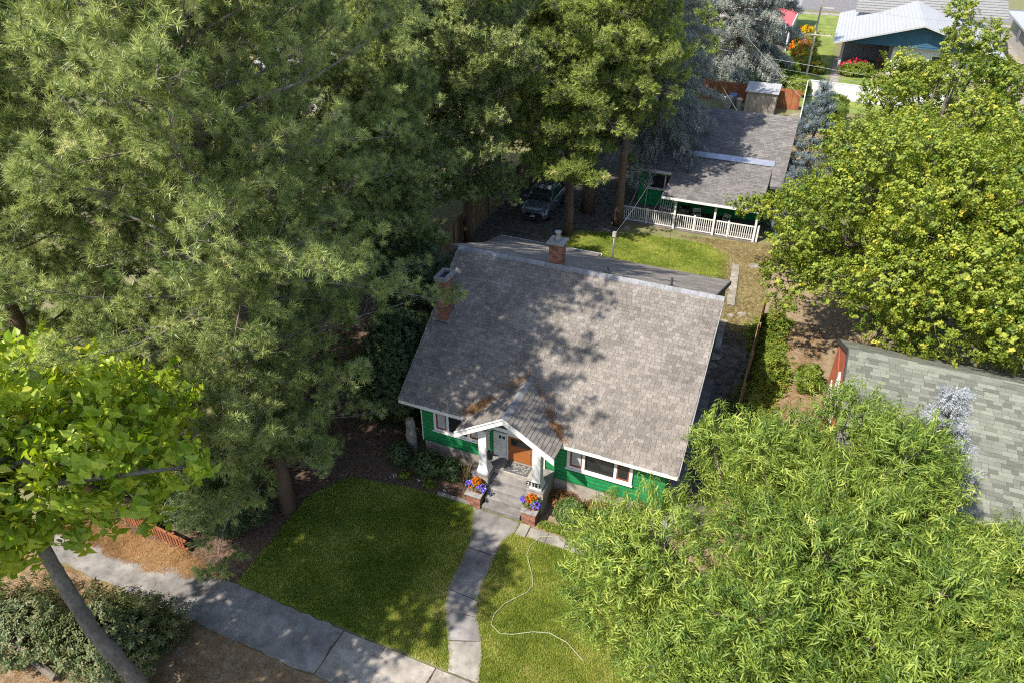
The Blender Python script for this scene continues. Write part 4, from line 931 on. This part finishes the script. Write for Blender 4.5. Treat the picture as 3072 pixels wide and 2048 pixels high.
gh = thing('white_garage', 'white sided garage glimpsed between the far pine crowns', 'garage')
B(-17.2,-13.4,44.6,50,0,2.3).build('wall', M['vinyl'], gh)
for k in range(9): B(-17.2,-13.4,44.57,44.598,.1+k*.24,.32+k*.24).build('siding_board', M['vinyl'], gh)
solid_slope('roof', [(-17.6,44.2,2.3),(-13,44.2,2.3),(-13,47.3,3.3),(-17.6,47.3,3.3)], .12, 'whitemetal', gh)
solid_slope('rear_roof', [(-17.6,47.301,3.3),(-13,47.301,3.3),(-13,50.4,2.3),(-17.6,50.4,2.3)], .12, 'whitemetal', gh)
B(-16.2,-15.2,44.53,44.565,.1,2.0).build('door', M['glass'], gh)
ph = thing('pale_house', 'pale roofed house showing through the pines at upper left', 'house')
B(-36,-26,35,43,0,2.6).build('wall', M['beige'], ph)
solid_slope('roof', [(-36.5,34.5,2.6),(-25.5,34.5,2.6),(-25.5,39,4.2),(-36.5,39,4.2)], .15, 'whitemetal', ph); solid_slope('rear_roof', [(-36.5,39.01,4.2),(-25.5,39.01,4.2),(-25.5,43.5,2.6),(-36.5,43.5,2.6)], .15, 'whitemetal', ph)
# ---- brick red neighbour on the right
N_ = thing('red_house', 'neighbouring house with rust red gable wall and mottled grey shingle roof', 'house')
kf = .385; nz = lambda y: 5.05-(5.4-y)*kf
wl2 = MB().ext([(14.35,-1.6,.35),(14.35,-1.6,nz(-1.6)-.2),(14.35,5.4,4.85),(14.35,9.0,3.05),(14.35,9.0,.35)], (12,0,0)).build('wall', M['redwall'], N_)
B(14.42,26.2,-1.5,8.9,0,.35).build('foundation', M['foundation'], N_)
for k in range(14):
    z = .36+k*.2
    y1 = 9.0 if z < 2.95 else 9.0-(z-2.95)*2.0
    B(14.325,14.349,max(-1.55,5.55-(4.85-z-.2)/kf),y1,z,z+.19).build('siding_board', M['redwall'], wl2)
nr = solid_slope('roof', [(14.29,-2.1,nz(-2.1)),(27,-2.1,nz(-2.1)),(27,5.4,5.04),(14.29,5.4,5.04)], .15, 'roofdeck', N_)
shingle_field(nr, (14.27,-2.12,nz(-2.1)), (1,0,0), (0,1,kf), 12.8, 8.04, 'shingle_grey', row=.145, ws=(.18,.26,.34,.42), maxobj=300, seed=61, th=.016, hide=lambda P: P.x < 15.5 or P.y < -.5)
nb = solid_slope('rear_roof', [(14.29,5.402,5.04),(27,5.402,5.04),(27,9.3,3.05),(14.29,9.3,3.05)], .15, 'roofdeck', N_)
shingle_field(nb, (27,9.32,3.05), (-1,0,0), (0,-3.9,1.99), 12.73, 4.35, 'shingle_grey', row=.145, ws=(.26,.34,.42), maxobj=0, seed=62)
x = 14.28
while x < 26.9:
    MB().ext([(x,5.26,5.01),(x,5.4,5.085),(x,5.55,5.0),(x,5.55,4.97),(x,5.4,5.055),(x,5.26,4.98)], (.3,0,0), rnd.random()).build('ridge_cap', M['shingle_grey'], nr); x += .305
MB().ext([(14.25,5.4,5.1),(14.25,9.33,3.1),(14.25,9.33,2.92),(14.25,5.4,4.9)], (.035,0,0)).ext([(14.25,5.4,5.1),(14.25,-2.1,nz(-2.1)+.05),(14.25,-2.1,nz(-2.1)-.12),(14.25,5.4,4.9)], (.034,0,0)).build('barge_board', M['dark'], N_)
wv = B(14.28,14.345,4.55,4.68,2.2,3.6).box(14.28,14.345,6.1,6.23,2.2,3.6).box(14.28,14.345,4.68,6.1,3.47,3.6).box(14.28,14.345,4.68,6.1,2.2,2.33).build('window', M['white'], N_); B(14.31,14.34,4.68,6.1,2.33,3.47).build('pane', M['glass'], wv)
wv = B(14.28,14.345,6.7,6.8,1.0,2.2).box(14.28,14.345,7.6,7.7,1.0,2.2).box(14.28,14.345,6.8,7.6,2.1,2.2).box(14.28,14.345,6.8,7.6,1.0,1.1).build('window', M['white'], N_); B(14.31,14.34,6.8,7.6,1.1,2.1).build('pane', M['glass'], wv)
ac = thing('utility_box', 'pale utility box with a pipe beside the rust red wall', 'box', (13.85,7.0,0)); B(-.22,.22,-.2,.2,.08,.62).build('body', M['bin'], ac, bevel=.02); B(-.25,.25,-.24,.24,0,.08).build('base', M['concrete'], ac); MB().tube([(.15,.1,.3),(.4,.1,.3),(.45,.1,.9)], .03, 6).build('pipe', M['steel'], ac)

# ================================================================== POLE AND WIRES
up_ = thing('utility_pole', 'slim pale utility pole with two crossarms beside the yellow flower bed', 'pole', (9.8,63.4,0))
MB().tube([(0,0,0),(0,0,7.4)], [.11,.08], 8).build('shaft', M['pole'], up_); MB().bar((-1.5,-.1,4.3),(1.6,-.1,4.3),.09,.1).build('crossarm', M['pole'], up_); MB().bar((0,-.1,6.75),(1.2,-.1,6.75),.08,.09).build('crossarm', M['pole'], up_)
for xx in (-1.4,-.8,.8,1.5): MB().lathe([(.04,0),(.05,.06),(.03,.12)], (xx,-.1,4.35), 8).build('insulator', M['dark'], up_)
def wire(a, b, sag, label, rad=.011):
    a = Vector(a); b = Vector(b); pts = [a.lerp(b, i/14)-Vector((0,0,sag*4*(i/14)*(1-i/14))) for i in range(15)]
    tag(MB().tube(pts, rad, 5).build('overhead_wire', M['wire']), label, 'wire', 'overhead wires')
wire((-24,55,6.3),(40,50,1.9),.15,'thickest overhead cable crossing above the shed and garden',.018)
wire((-24,52.5,5.9),(28,51.5,2.0),.1,'second thin wire just below the thickest garden cable')
wire((-24,52.5,5.3),(28,51.5,1.5),.12,'third thin wire over the dark shaded garden')
wire((-24,52.5,4.9),(28,51.5,1.1),.1,'lowest thin wire over the dark shaded garden')
wire((1.0,57,7.4),(10.2,51.0,1.3),.05,'pale cable slanting down past the shed to the white fence',.014)
wire((2.2,47,4.6),(9.95,27.3,3.45),.25,'dark cable slanting across the cottage roof to the flashing',.009)
wire((4.5,10.9,5.1),(3.1,26.2,2.5),.2,'service cable from the bungalow mast to the cottage',.009)
wire((9.8,63.3,7.2),(26,75,4.6),.4,'dark wire crossing in front of the white metal roof',.009)

# ================================================================== GARDEN THINGS
hp = [(6.48,-1.92),(6.1,-2.1),(5.91,-2.58),(5.95,-2.98),(6.2,-3.35),(6.4,-3.65),(6.56,-4.0),(6.48,-4.31),(6.25,-4.6),(6.0,-4.95),(5.86,-5.4),(5.92,-5.75),(6.29,-5.93),(6.65,-5.8),(7.15,-5.5),(7.62,-5.35),(8.18,-5.44),(8.8,-5.8)]
tag(MB().tube([(a,b,.075) for a, b in hp], .012, 6).build('garden_hose', M['hose']), 'pale garden hose winding across the sunlit front lawn', 'hose')
dm = thing('doormat', 'light patterned doormat on the porch floor in front of the wooden door', 'doormat', (4.52,-.34,1.022))
B(-.44,.46,-.25,.25,0,.012).build('base', M['matdark'], dm); mb = MB(); rr_ = random.Random(5)
for k in range(70):
    cx, cy, a = rr_.uniform(-.38,.4), rr_.uniform(-.2,.2), rr_.uniform(0,3.1); c, s = math.cos(a)*.06, math.sin(a)*.06
    mb.add([(cx-c,cy-s,.013+k*.00003),(cx+s*.22,cy-c*.22,.013+k*.00003),(cx+c,cy+s,.013+k*.00003),(cx-s*.22,cy+c*.22,.013+k*.00003)], [(0,1,2,3)])
mb.build('leaf_pattern', M['mat'], dm, kind='stuff')
def planter(x, y, z, label, seed):
    t = thing('flower_planter', label, 'planter', (x,y,z), 'flower planters on the porch piers'); r = np.random.default_rng(seed)
    MB().add([(-.2,-.15,0),(.2,-.15,0),(.2,.15,0),(-.2,.15,0),(-.26,-.19,.2),(.26,-.19,.2),(.26,.19,.2),(-.26,.19,.2)], [(3,2,1,0),(4,5,6,7),(0,1,5,4),(1,2,6,5),(2,3,7,6),(3,0,4,7)]).build('box', M['terracotta'], t, bevel=.01)
    def puff(nm, c, rad, n, m, tp, s=1.):
        d = r.normal(size=(n,3)); d /= np.linalg.norm(d,axis=1,keepdims=True); d[:,2] = np.abs(d[:,2])*.9-.1
        foliage(nm, tp, np.array(c)+d*np.array(rad)*r.uniform(.6,1.3,(n,1)), d+np.array([0,0,.4]), r.uniform(.8,1.2,n)*s, np.clip(r.normal(.5,.2,n),0,1), M[m], t, seed=seed)
    puff('leaves', (0,0,.2), (.27,.22,.16), 60, 'l_box', SMALL, .9)
    puff('orange_flowers', (0,.04,.3), (.17,.15,.2), 60, 'l_orange', FLOWER)
    puff('purple_flowers', (-.22,-.02,.22), (.14,.14,.14), 34, 'l_purple', FLOWER, .9); puff('purple_flowers', (.18,-.08,.2), (.17,.15,.14), 44, 'l_purple', FLOWER, .9)
planter(3.44,-1.43,.615,'terracotta planter of orange and purple flowers on the left brick pier',71); planter(5.48,-1.43,.615,'terracotta planter of orange and purple flowers on the right brick pier',72)
B_ = lambda *a, **k: shrub(*a, **k)
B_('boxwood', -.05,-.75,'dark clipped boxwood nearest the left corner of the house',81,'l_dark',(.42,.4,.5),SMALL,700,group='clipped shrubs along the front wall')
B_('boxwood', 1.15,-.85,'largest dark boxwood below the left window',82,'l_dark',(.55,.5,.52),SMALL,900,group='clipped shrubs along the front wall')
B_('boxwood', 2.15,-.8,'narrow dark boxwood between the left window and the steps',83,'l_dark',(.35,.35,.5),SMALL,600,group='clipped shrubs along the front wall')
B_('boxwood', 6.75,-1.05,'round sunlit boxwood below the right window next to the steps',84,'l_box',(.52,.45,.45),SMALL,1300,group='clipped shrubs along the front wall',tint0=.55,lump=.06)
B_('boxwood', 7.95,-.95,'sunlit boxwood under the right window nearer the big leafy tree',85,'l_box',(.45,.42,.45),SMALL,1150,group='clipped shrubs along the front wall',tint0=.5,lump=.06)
B_('dry_shrub', 6.3,-.4,'sprawling half dry shrub between the steps and the foundation',86,'l_needle',(.7,.35,.25),SMALL,360,tint0=.3)
B_('dry_shrub', 7.6,-.3,'low dry brush against the foundation under the right window',89,'l_needle',(.6,.25,.22),SMALL,260,tint0=.25)
for k, (px, py, lb_) in enumerate(((1.5,-1.4,'small bright green hosta in the mulch right of the white flowers'),(.5,-1.4,'small green plant at the lawn edge below the left boxwood'))): B_('small_plant', px, py, lb_, 90+k, 'l_vine', (.22,.22,.12), SMALL, 70, group='small plants in the mulch bed', stems=False, cat='plant')
for k, (px, py, lb_) in enumerate(((.1,-1.5,'tiny pale flowers left of the bright hosta'),(1.05,-1.35,'tiny pale flowers between the two small green plants'),(2.2,-1.35,'tiny pale flowers nearest the steps'))): B_('pale_flowers', px, py, lb_, 95+k, 'l_white', (.14,.14,.05), FLOWER, 16, group='pale flowers in the mulch bed', stems=False, cat='flowers', tsz=.6)
B_('ornamental_grass', 2.75,-.75,'tall thin grass clump beside the left cheek wall',98,'l_dry',(.3,.3,.45),[T_grass(200+i,9,.5,.012,.5,.08) for i in range(3)],40,stems=False,cat='plant',z=.1)
tag(B(2.0,3.3,-1.72,-1.62,0,.14).build('edging_beam', M['concrete_grey']), 'short stone edging beam between the mulch bed and lawn left of the steps', 'edging')
scatter('ground_cover', [(5.8,-1.75),(9.8,-1.75),(9.8,-1.35),(8.6,-1.25),(7.4,-1.5),(5.9,-1.4)], 1500, SMALL, 'l_vine', .06, 'yellow green ground cover along the narrow side path', 99, cat='ground cover', scl=.8)
rs = thing('stone_post', 'tall rough stone post at the left front corner of the house', 'post', (.15,-.15,0))
MB().lathe([(.2,0),(.19,.5),(.22,.9),(.17,1.35),(.19,1.55),(.12,1.75)], (0,0,0), 9).build('shaft', M['rock'], rs); MB().lathe([(.26,0),(.24,.15),(.1,.24)], (.45,-.25,0), 8).build('foot_stone', M['rock'], rs)
for k, (px, py, s, lb_) in enumerate(((10.2,20.3,.4,'flat pale rock beside the rear path'),(10.3,14.9,.33,'pale rock in the dry grass left of the side fence'),(1.3,21.6,.3,'pale rock at the foot of the right hand pine'),(2.3,22.4,.35,'broken pale stones under the left end of the railing'),(9.8,14.6,.26,'smaller pale rock in the dry grass near the gable path'),(9.9,50.4,.5,'sunlit flat boulder at the right end of the orange fence'))):
    r = random.Random(k); mb = MB(); mb.add([(s*r.uniform(.7,1.1)*math.cos(a*.9),s*.7*r.uniform(.7,1.1)*math.sin(a*.9),0) for a in range(7)]+[(s*.7*r.uniform(.6,1.1)*math.cos(a*.9),s*.5*r.uniform(.6,1.1)*math.sin(a*.9),s*r.uniform(.25,.4)) for a in range(7)], [tuple(range(7,14))]+[(i,(i+1)%7,7+(i+1)%7,7+i) for i in range(7)])
    o = mb.build('rock', M['rock'], bevel=.03); o.location = (px,py,0); tag(o, lb_, 'rock', 'pale rocks in the gardens')

# ================================================================== TREES
FG = 'short needled pines behind the bungalow'
def clear_roof(x, y, z): return x < -.4+max(0, z-5)*.5 or y > 9
pine(-2.5,-4.3,21.5,6.0,2.2,'tallest long needled pine leaning over the left end of the bungalow roof',101,'l_pine',cut=clear_roof,step=.48,pw=5.,nsec=17)
pine(-6.8,-.3,18.5,5.2,1.8,'long needled pine whose orange trunk shows left of the chimney',102,'l_pine',cut=clear_roof,nsec=14)
pine(-9.6,-6.2,17,5.0,2.0,'long needled pine above the bright heart leaved tree at the left edge',103,'l_pine')
pine(-10.2,5.2,19,5.4,2.2,'broad long needled pine behind the orange trunked one, upper left',104,'l_pine')
pine(-14.5,0,18.5,5.0,2.0,'long needled pine at the far left edge of the photo',108,'l_pine')
pine(-15.5,11,19,5.4,2.5,'long needled pine in the top left corner',105,'l_pine',temps=TUFTF,tsz=1.1)
pine(-4.6,7.2,14.5,3.0,3.0,'slender pine rising just left of the bungalow ridge',109,'l_pine',cut=lambda x,y,z: x < -2.6 or z > 11)
pine(-5.6,16.8,18,4.0,3.4,'pine with a sunlit scaly trunk standing against the tan board fence',106,'l_pine',temps=TUFTF,tsz=1.15)
pine(-9.0,12.5,18,4.6,3,'pine filling the gap left of the tan board fence',110,'l_pine')
pine(-7.6,25.5,17,4.2,3.5,'pine behind the parked car on the far side of the tan fence',116,'l_scots',temps=TUFTF,group=FG,tsz=1.15)
pine(-11.5,19.5,18,5,3,'pine beyond the tan board fence, left of the parked car',107,'l_pine',temps=TUFTF,tsz=1.15)
pine(-.65,20.1,12.5,3.4,5.2,'yellow green pine with its foot between the car and the back lawn',111,'l_scots',temps=TUFTF,group=FG,dens=1.15,extra=((4.0,-2.6,2.6),(3.6,-.6,2.6),(3.8,-1.5,2.6),(4.3,-2.1,2.4),(4.3,-1.0,2.6),(4.4,3.3,2.2)))
pine(-.58,23.8,16.5,4.8,4.4,'biggest yellow green pine with a thick dark trunk behind the car',112,'l_scots',temps=TUFTF,group=FG,r0=.4,dens=1.15)
pine(1.75,22.6,16,3.3,7.2,'yellow green pine whose trunk stands at the left end of the white railing',113,'l_scots',temps=TUFTF,group=FG,dens=1.1)
pine(-5.5,30,17,4.6,3,'yellow green pine farther back beyond the parked car',114,'l_scots',temps=TUFTF,group=FG,tsz=1.25)
pine(-10.5,36,19,5,3,'yellow green pine in front of the white garage, top centre',115,'l_scots',temps=TUFTF,group=FG,tsz=1.35,dens=.8)
pine(-1.5,41,18,5,2.5,'distant yellow green pine at the top left of the grey spruce',116,'l_scots',temps=TUFTF,group=FG,tsz=1.4,dens=.8)
spruce(2.6,27.2,17,4.0,'dark drooping spruce hanging over the left side of the cottage roof',121,'l_spruce',z0=4.6,temps=BRUSHF,droop=.9,tsz=1.1,pw=.6)
spruce(3.0,59.5,20,6.4,'tall silver grey spruce behind the orange fence',122,'l_spruce',z0=2.2,temps=BRUSHF,droop=.6,tsz=1.8,pw=.5,dens=1.,step=.5)
spruce(11.7,30.5,7.6,2.5,'blue spruce at the right end of the cottage roof',123,'l_bluespruce',z0=.3,temps=BRUSHF,droop=.2)
spruce(11.3,25.6,4.0,1.6,'small blue spruce beside the end of the white railing',124,'l_bluespruce',z0=.3,temps=BRUSHF,droop=.2)
spruce(15.7,-2.2,9.0,2.8,'slim silvery spruce in front of the grey shingle roof',125,'l_silver',z0=.5,droop=.15,dens=1.8,step=.32)
# broadleaf trees
broadleaf('maple_tree', 16.6, 15.0, 'large spreading maple overhanging the side fence and red house', 131, 'l_maple', clumps_on((.2,-1.2,6.0),(5.8,7.2,4.6),60,1.25,131,zmin=-.75,flat=.9,cs=.5)+[(-7.3,3.0,4.4,.9,.7,.35),(-6.4,2.6,4.7,1.0,.9,.5),(-5.4,2.2,5.0,1.1,1.,.7)], MAPLE, 16500, trunk=[(0,0,0),(.1,0,1.6),(0,.2,3.4)], r0=.3, group='maples on the right')
broadleaf('maple_tree', 17.2, 25.5, 'tall maple whose leading shoot crosses the white metal roof', 132, 'l_maple', clumps_on((0,0,6.4),(4.0,4.0,4.0),24,1.0,132,core=False)+[(.4,.4,10.6,1.0,1.,1.7),(-.3,.3,12.6,.75,.75,1.5),(1.5,.8,11.0,.75,.75,1.4),(-2.2,.2,9.6,.9,.9,1.2),(2.8,.4,9.4,.9,.9,1.2)], MAPLE, 6000, trunk=[(0,0,0),(.1,0,2),(0,.1,4.5)], r0=.26, group='maples on the right')
broadleaf('maple_tree', 23.5, 17.5, 'maple filling the right edge of the photo beyond the grey roof', 133, 'l_maple', clumps_on((-.5,-2,6.0),(5.2,7.2,4.4),50,1.25,133,zmin=-.7,flat=.9,cs=.5), MAPLE, 12000, trunk=[(0,0,0),(.1,0,1.6),(0,.2,3.4)], r0=.3, group='maples on the right')
broadleaf('willow_leaved_tree', 14.45, -7.2, 'bright green tree with narrow drooping leaves filling the lower right', 141, 'l_willow', [c for c in clumps_on((-.5,.9,5.1),(4.5,4.6,3.7),64,.9,141,flat=1.0,kr=(.72,1.06),cs=.5) if not (c[0] < -2.7 and c[1] > 1.2)]+[(-3.5,3.6,7.1,.55,.55,1.1),(-.8,4.3,7.9,1.0,1.,1.2),(-1.9,3.8,7.2,.9,.9,1.1),(.3,4.2,7.6,.9,.9,1.1),(1.0,3.4,7.0,1.,1.,1.),(1.7,2.6,6.1,.9,.9,.9),(-2.7,3.1,6.2,.8,.8,.9)], WILLOW, 25000, trunk=[(0,0,0),(.1,0,1.2),(0,.2,2.6)], r0=.24, droop=.2, group='narrow leaved trees at the lower right')
broadleaf('willow_leaved_tree', 18.8, -8.6, 'second narrow leaved tree at the bottom right corner', 142, 'l_willow', clumps_on((-.6,1.0,4.4),(4.0,4.4,3.2),50,.9,142,flat=1.0,kr=(.72,1.06),cs=.5), WILLOW, 16000, trunk=[(0,0,0),(.1,0,1.2),(0,.2,2.4)], r0=.22, droop=.2, group='narrow leaved trees at the lower right')
ct = broadleaf('catalpa_tree', -.5, -11.75, 'lime green tree with big heart shaped leaves and a leaning trunk, lower left', 151, 'l_catalpa', clumps_on((-2.9,1.1,8.0),(3.4,2.9,1.9),34,.7,151,cs=.3)+[(.6,2.2,7.6,.6,.55,.45),(1.3,1.9,8.2,.45,.4,.35)]+[(-2.6,-.9,6.7,.8,.7,.6),(-1.7,-.4,6.8,.7,.7,.5),(-3.6,-.1,6.6,.9,.8,.6),(-.9,.5,6.9,.6,.6,.5),(-4.6,.6,6.6,.9,.8,.7)]+clumps_on((-1.1,-1.7,12),(2.0,1.9,1.8),12,.62,153,core=False), HEART, 4200, bark='greybark', trunk=[(0,0,0),(-.2,-.02,1.0),(-.55,-.06,2.4),(-1.1,-.1,3.8),(-1.7,.1,5.2),(-2.0,.2,6.4),(-1.8,-.5,8.6)], r0=.22, twig=True, upb=.1, droop=.25)
hl = [MB() for _ in range(5)]
for i, a in enumerate(hl):
    vs, fs = leaf_geo(Vector((0,0,0)), Vector((0,1,-.3)), Vector((0,0,1)), .19+.015*i, .16, 'heart', .15, .25); a.add(vs, fs, .2+.15*i)
hme = [a.mesh('leaf', M['l_catalpa']) for a in hl]
for me in hme: me.attributes.new('lt','FLOAT','FACE').data.foreach_set('value', [.3+.15*hme.index(me)]*len(me.polygons))
for i in range(300):
    a = rnd.uniform(0,6.283); q = math.sqrt(rnd.random()); zz = math.sqrt(max(0,1-q*q))
    p = Vector((-2.9+3.4*q*math.cos(a), 1.1+2.8*q*math.sin(a), 8.0+2.2*zz*rnd.uniform(.85,1.05)))
    o = inst('leaf', rnd.choice(hme), ct, loc=p); o.rotation_euler = (rnd.uniform(-.5,.5), rnd.uniform(-.5,.5), rnd.uniform(0,6.28))
broadleaf('leafy_tree', -2.5, 46, 'bright green broadleaf tree between the far pines', 161, 'l_maple', clumps_on((0,0,6),(4,4,4),16,1.6,161), [T_leaves(i+300,8,.26,.22,'maple',.5,.4,.2,.3,75) for i in range(2)], 2600, r0=.25, group='broadleaf trees beyond the cottage')
broadleaf('leafy_tree', -13, 40.5, 'broadleaf tree beside the white garage', 162, 'l_maple', clumps_on((0,0,4),(2.6,2.6,2.4),12,1.2,162), [T_leaves(i+310,8,.26,.22,'maple',.5,.4,.2,.3,75) for i in range(2)], 1200, r0=.2, group='broadleaf trees beyond the cottage')
broadleaf('street_tree', -3.9, -15.9, 'street tree beyond the left edge whose shade falls across the pavement', 152, 'l_catalpa', clumps_on((0,0,9.8),(3.3,2.9,2.0),26,.9,152), HEART, 2600, trunk=[(0,0,0),(.05,0,2),(0,0,7.6)], r0=.22)
# shrubs
B_('holly_shrub', -1.5, 2.2, 'dark glossy evergreen shrub against the left end of the roof', 171, 'l_dark', (1.7,2.4,2.3), MED, 5200, group='dark evergreen shrubs')
B_('holly_shrub', -2.4, 5.4, 'tall dark evergreen behind the left chimney', 172, 'l_dark', (1.8,2.2,2.8), MED, 5200, group='dark evergreen shrubs')
B_('holly_shrub', -4.3, -5.6, 'dark green shrub mass above the low orange fence', 173, 'l_dark', (1.7,1.2,1.2), WILLOW, 1700, group='dark evergreen shrubs', tint0=.6)
B_('holly_shrub', -6.4, -5.4, 'dark green shrub under the pine behind the bright heart leaved tree', 174, 'l_dark', (1.6,1.3,1.1), WILLOW, 1300, group='dark evergreen shrubs', tint0=.55)
B_('rhododendron', -3.6, -10.6, 'broad dull green shrub around the leaning trunk at the lower left', 175, 'l_dark', (1.7,1.25,.75), MED, 2400, group='dull green shrubs in the parking strip', tint0=.85, lump=.34)
B_('rhododendron', -6.4, -11.2, 'dull green shrub at the bottom left corner', 176, 'l_dark', (1.6,1.0,.6), MED, 1400, group='dull green shrubs in the parking strip', tint0=.85, lump=.34)
tag(MB().tube([(-6.6,-11.6,.2),(-5.2,-11.9,.25),(-4.4,-12.0,.2)], [.12,.11,.10], 8).build('fallen_log', M['greybark']), 'pale weathered log lying at the bottom left corner', 'log')
t = thing('vine_hedge', 'rampant vines spilling along the far side of the brown side fence', 'hedge', (11.9,9.0,0)); rr = np.random.default_rng(181); n = 4200
P = np.stack([rr.normal(0,.38,n), rr.uniform(-5.8,6.0,n), rr.uniform(.05,1.0,n)], 1); P[:,2] *= np.clip(1.15-np.abs(P[:,0])*1.1,.2,1.2)*(.75+.3*np.sin(P[:,1]*1.7)); P[:,0] += .25*np.sin(P[:,1]*1.1)
foliage('leaves', MED, P, rr.normal(0,.5,(n,3))+np.array([0,0,1]), rr.uniform(.8,1.4,n), np.clip(rr.normal(.5,.18,n),0,1), M['l_vine'], t, seed=181)
B_('vine_shrub', 13.7, 9.9, 'green shrub at the rear corner of the rust red wall', 183, 'l_vine', (.5,.6,.6), MED, 480)
for k, (px,py,rx,ry,rz,m,n,lb_) in enumerate(((8.5,81,1.2,2.0,1.0,'l_yellow',420,'farthest yellow flower clump beside the utility pole'),(8.5,75,1.3,2.6,.8,'l_orange',380,'orange flower clump in the middle of the flower bed'),(9.3,69,1.2,2.2,.8,'l_yellow',330,'nearest big yellow flower clump at the foot of the bed'),(10.6,66.8,.7,.7,.6,'l_yellow',160,'yellow flowers right of the utility pole foot'),(14.3,67.2,1.6,.8,.8,'l_red',420,'red flowering bush before the white house porch'))):
    B_('flower_bush', px, py, lb_, 190+k, m, (rx,ry,rz), [T_leaves(330+k,8,.16,.12,'oval',.1,.1,.1,.1,85)], int(n*.5), group='flowering bushes by the far houses', cat='flowers')
    B_('green_bush', px+.2, py-.3, ('green leaves under the farthest yellow flowers','green leaves under the orange flowers','green leaves under the nearest big yellow clump','green leaves under the small yellow clump','green leaves under the red flowers')[k], 200+k, 'l_vine', (rx*1.05,ry*1.05,rz*.85), [T_leaves(340+k,8,.2,.1,'oval',.1,.1,.1,.1,85)], int(n*1.3), group='green undergrowth of the flower bushes')
for k, (px,py,rx,ry,rz,lb_) in enumerate(((8.0,60,1.3,1.2,1.1,'round green bush just behind the shed'),(9.6,57.5,1.2,1.6,.8,'low yellowish bush between the shed and the vinyl fence'),(27.5,72,1.6,4,1.1,'green bush at the right side of the white house'),(12.6,48,1.3,2.4,1.4,'grey green bush inside the vinyl fence corner'))):
    B_('green_bush', px, py, lb_, 210+k, 'l_vine', (rx,ry,rz), [T_leaves(350+k,8,.22,.12,'oval',.15,.1,.1,.1,85)], 700, group='garden bushes far back')
# grass
scatter('grass', LAWN_F, 130000, GRASS, 'l_grass', .012, 'short uneven grass of the front lawn', 221, holes=[[(x_+(.05 if i < len(WALK_L) else -.05), y_) for i, (x_, y_) in enumerate(WALK)], [(5.2,-2.32),(5.66,-2.32),(5.66,-1.6),(5.2,-1.6)]], cat='grass', tint0=.5, tfun=lambda P: -.18*(P[:,0] < 3)+.12*((P[:,0]+1.6)**2+(P[:,1]+6.8)**2 < 1.2))  # tint lowered over the left lawn: its shade is put into the grass colour
scatter('grass', LAWN_B, 60000, GRASS, 'l_grass', .016, 'fresh green grass of the back lawn', 222, cat='grass', tint0=.4)
scatter('grass', DRY, 16000, GRASS, 'l_dry', .011, 'straw coloured dry grass between the back lawn and side fence', 223, cat='dry grass')
scatter('leaf_litter', [(11.3,-8),(14.2,-8),(14.2,15),(11.3,15)], 7000, NEEDLE, 'l_needle', .012, 'brown leaf litter in the neighbouring side yard', 224, cat='litter', tint0=.4, scl=.8)
scatter('leaf_litter', [(-8,-7.4),(-2.1,-7.4),(-2.2,-3.6),(-1.4,-2.2),(1,-1.8),(3.2,-1.7),(3,-.1),(-.4,-.1),(-1,6),(-8,6)], 9000, NEEDLE, 'l_needle', .012, 'pine needle litter on the mulch under the big pines', 225, cat='litter', tint0=.25, scl=.8)
scatter('leaf_litter', [(-13,-14.2),(6,-14.2),(6,-9.1),(-13,-9.1)], 12000, NEEDLE, 'l_needle', .012, 'tan needle litter on the parking strip', 226, cat='litter', tint0=.4, scl=.8)

scatter('sand_drift', wavy([(-10,-8.3),(-5.0,-8.2),(-3.6,-7.9),(-2.2,-7.5),(-4.2,-7.2),(-10,-7.2)],.4,.12,31), 5200, NEEDLE, 'l_needle', .055, 'tan needles drifted over the pavement beside the low orange fence', 227, cat='litter', tint0=.55, scl=.8)
sheet('sand', wavy([(-10,-8.2),(-5.2,-8.0),(-3.8,-7.75),(-2.6,-7.5),(-4.2,-7.3),(-10,-7.3)],.3,.12,32), .05, 'drygrass')
scatter('leaf_litter', [(-9,-9.05),(2,-9.1),(6,-9.1),(6,-7.6),(-9,-7.5)], 420, NEEDLE, 'l_needle', .052, 'scattered needles on the old front pavement', 228, cat='litter', tint0=.35, scl=.5)
scatter('leaf_litter', WALK, 90, NEEDLE, 'l_needle', .055, 'few fallen needles on the curved front walkway', 229, cat='litter', tint0=.35, scl=.45)
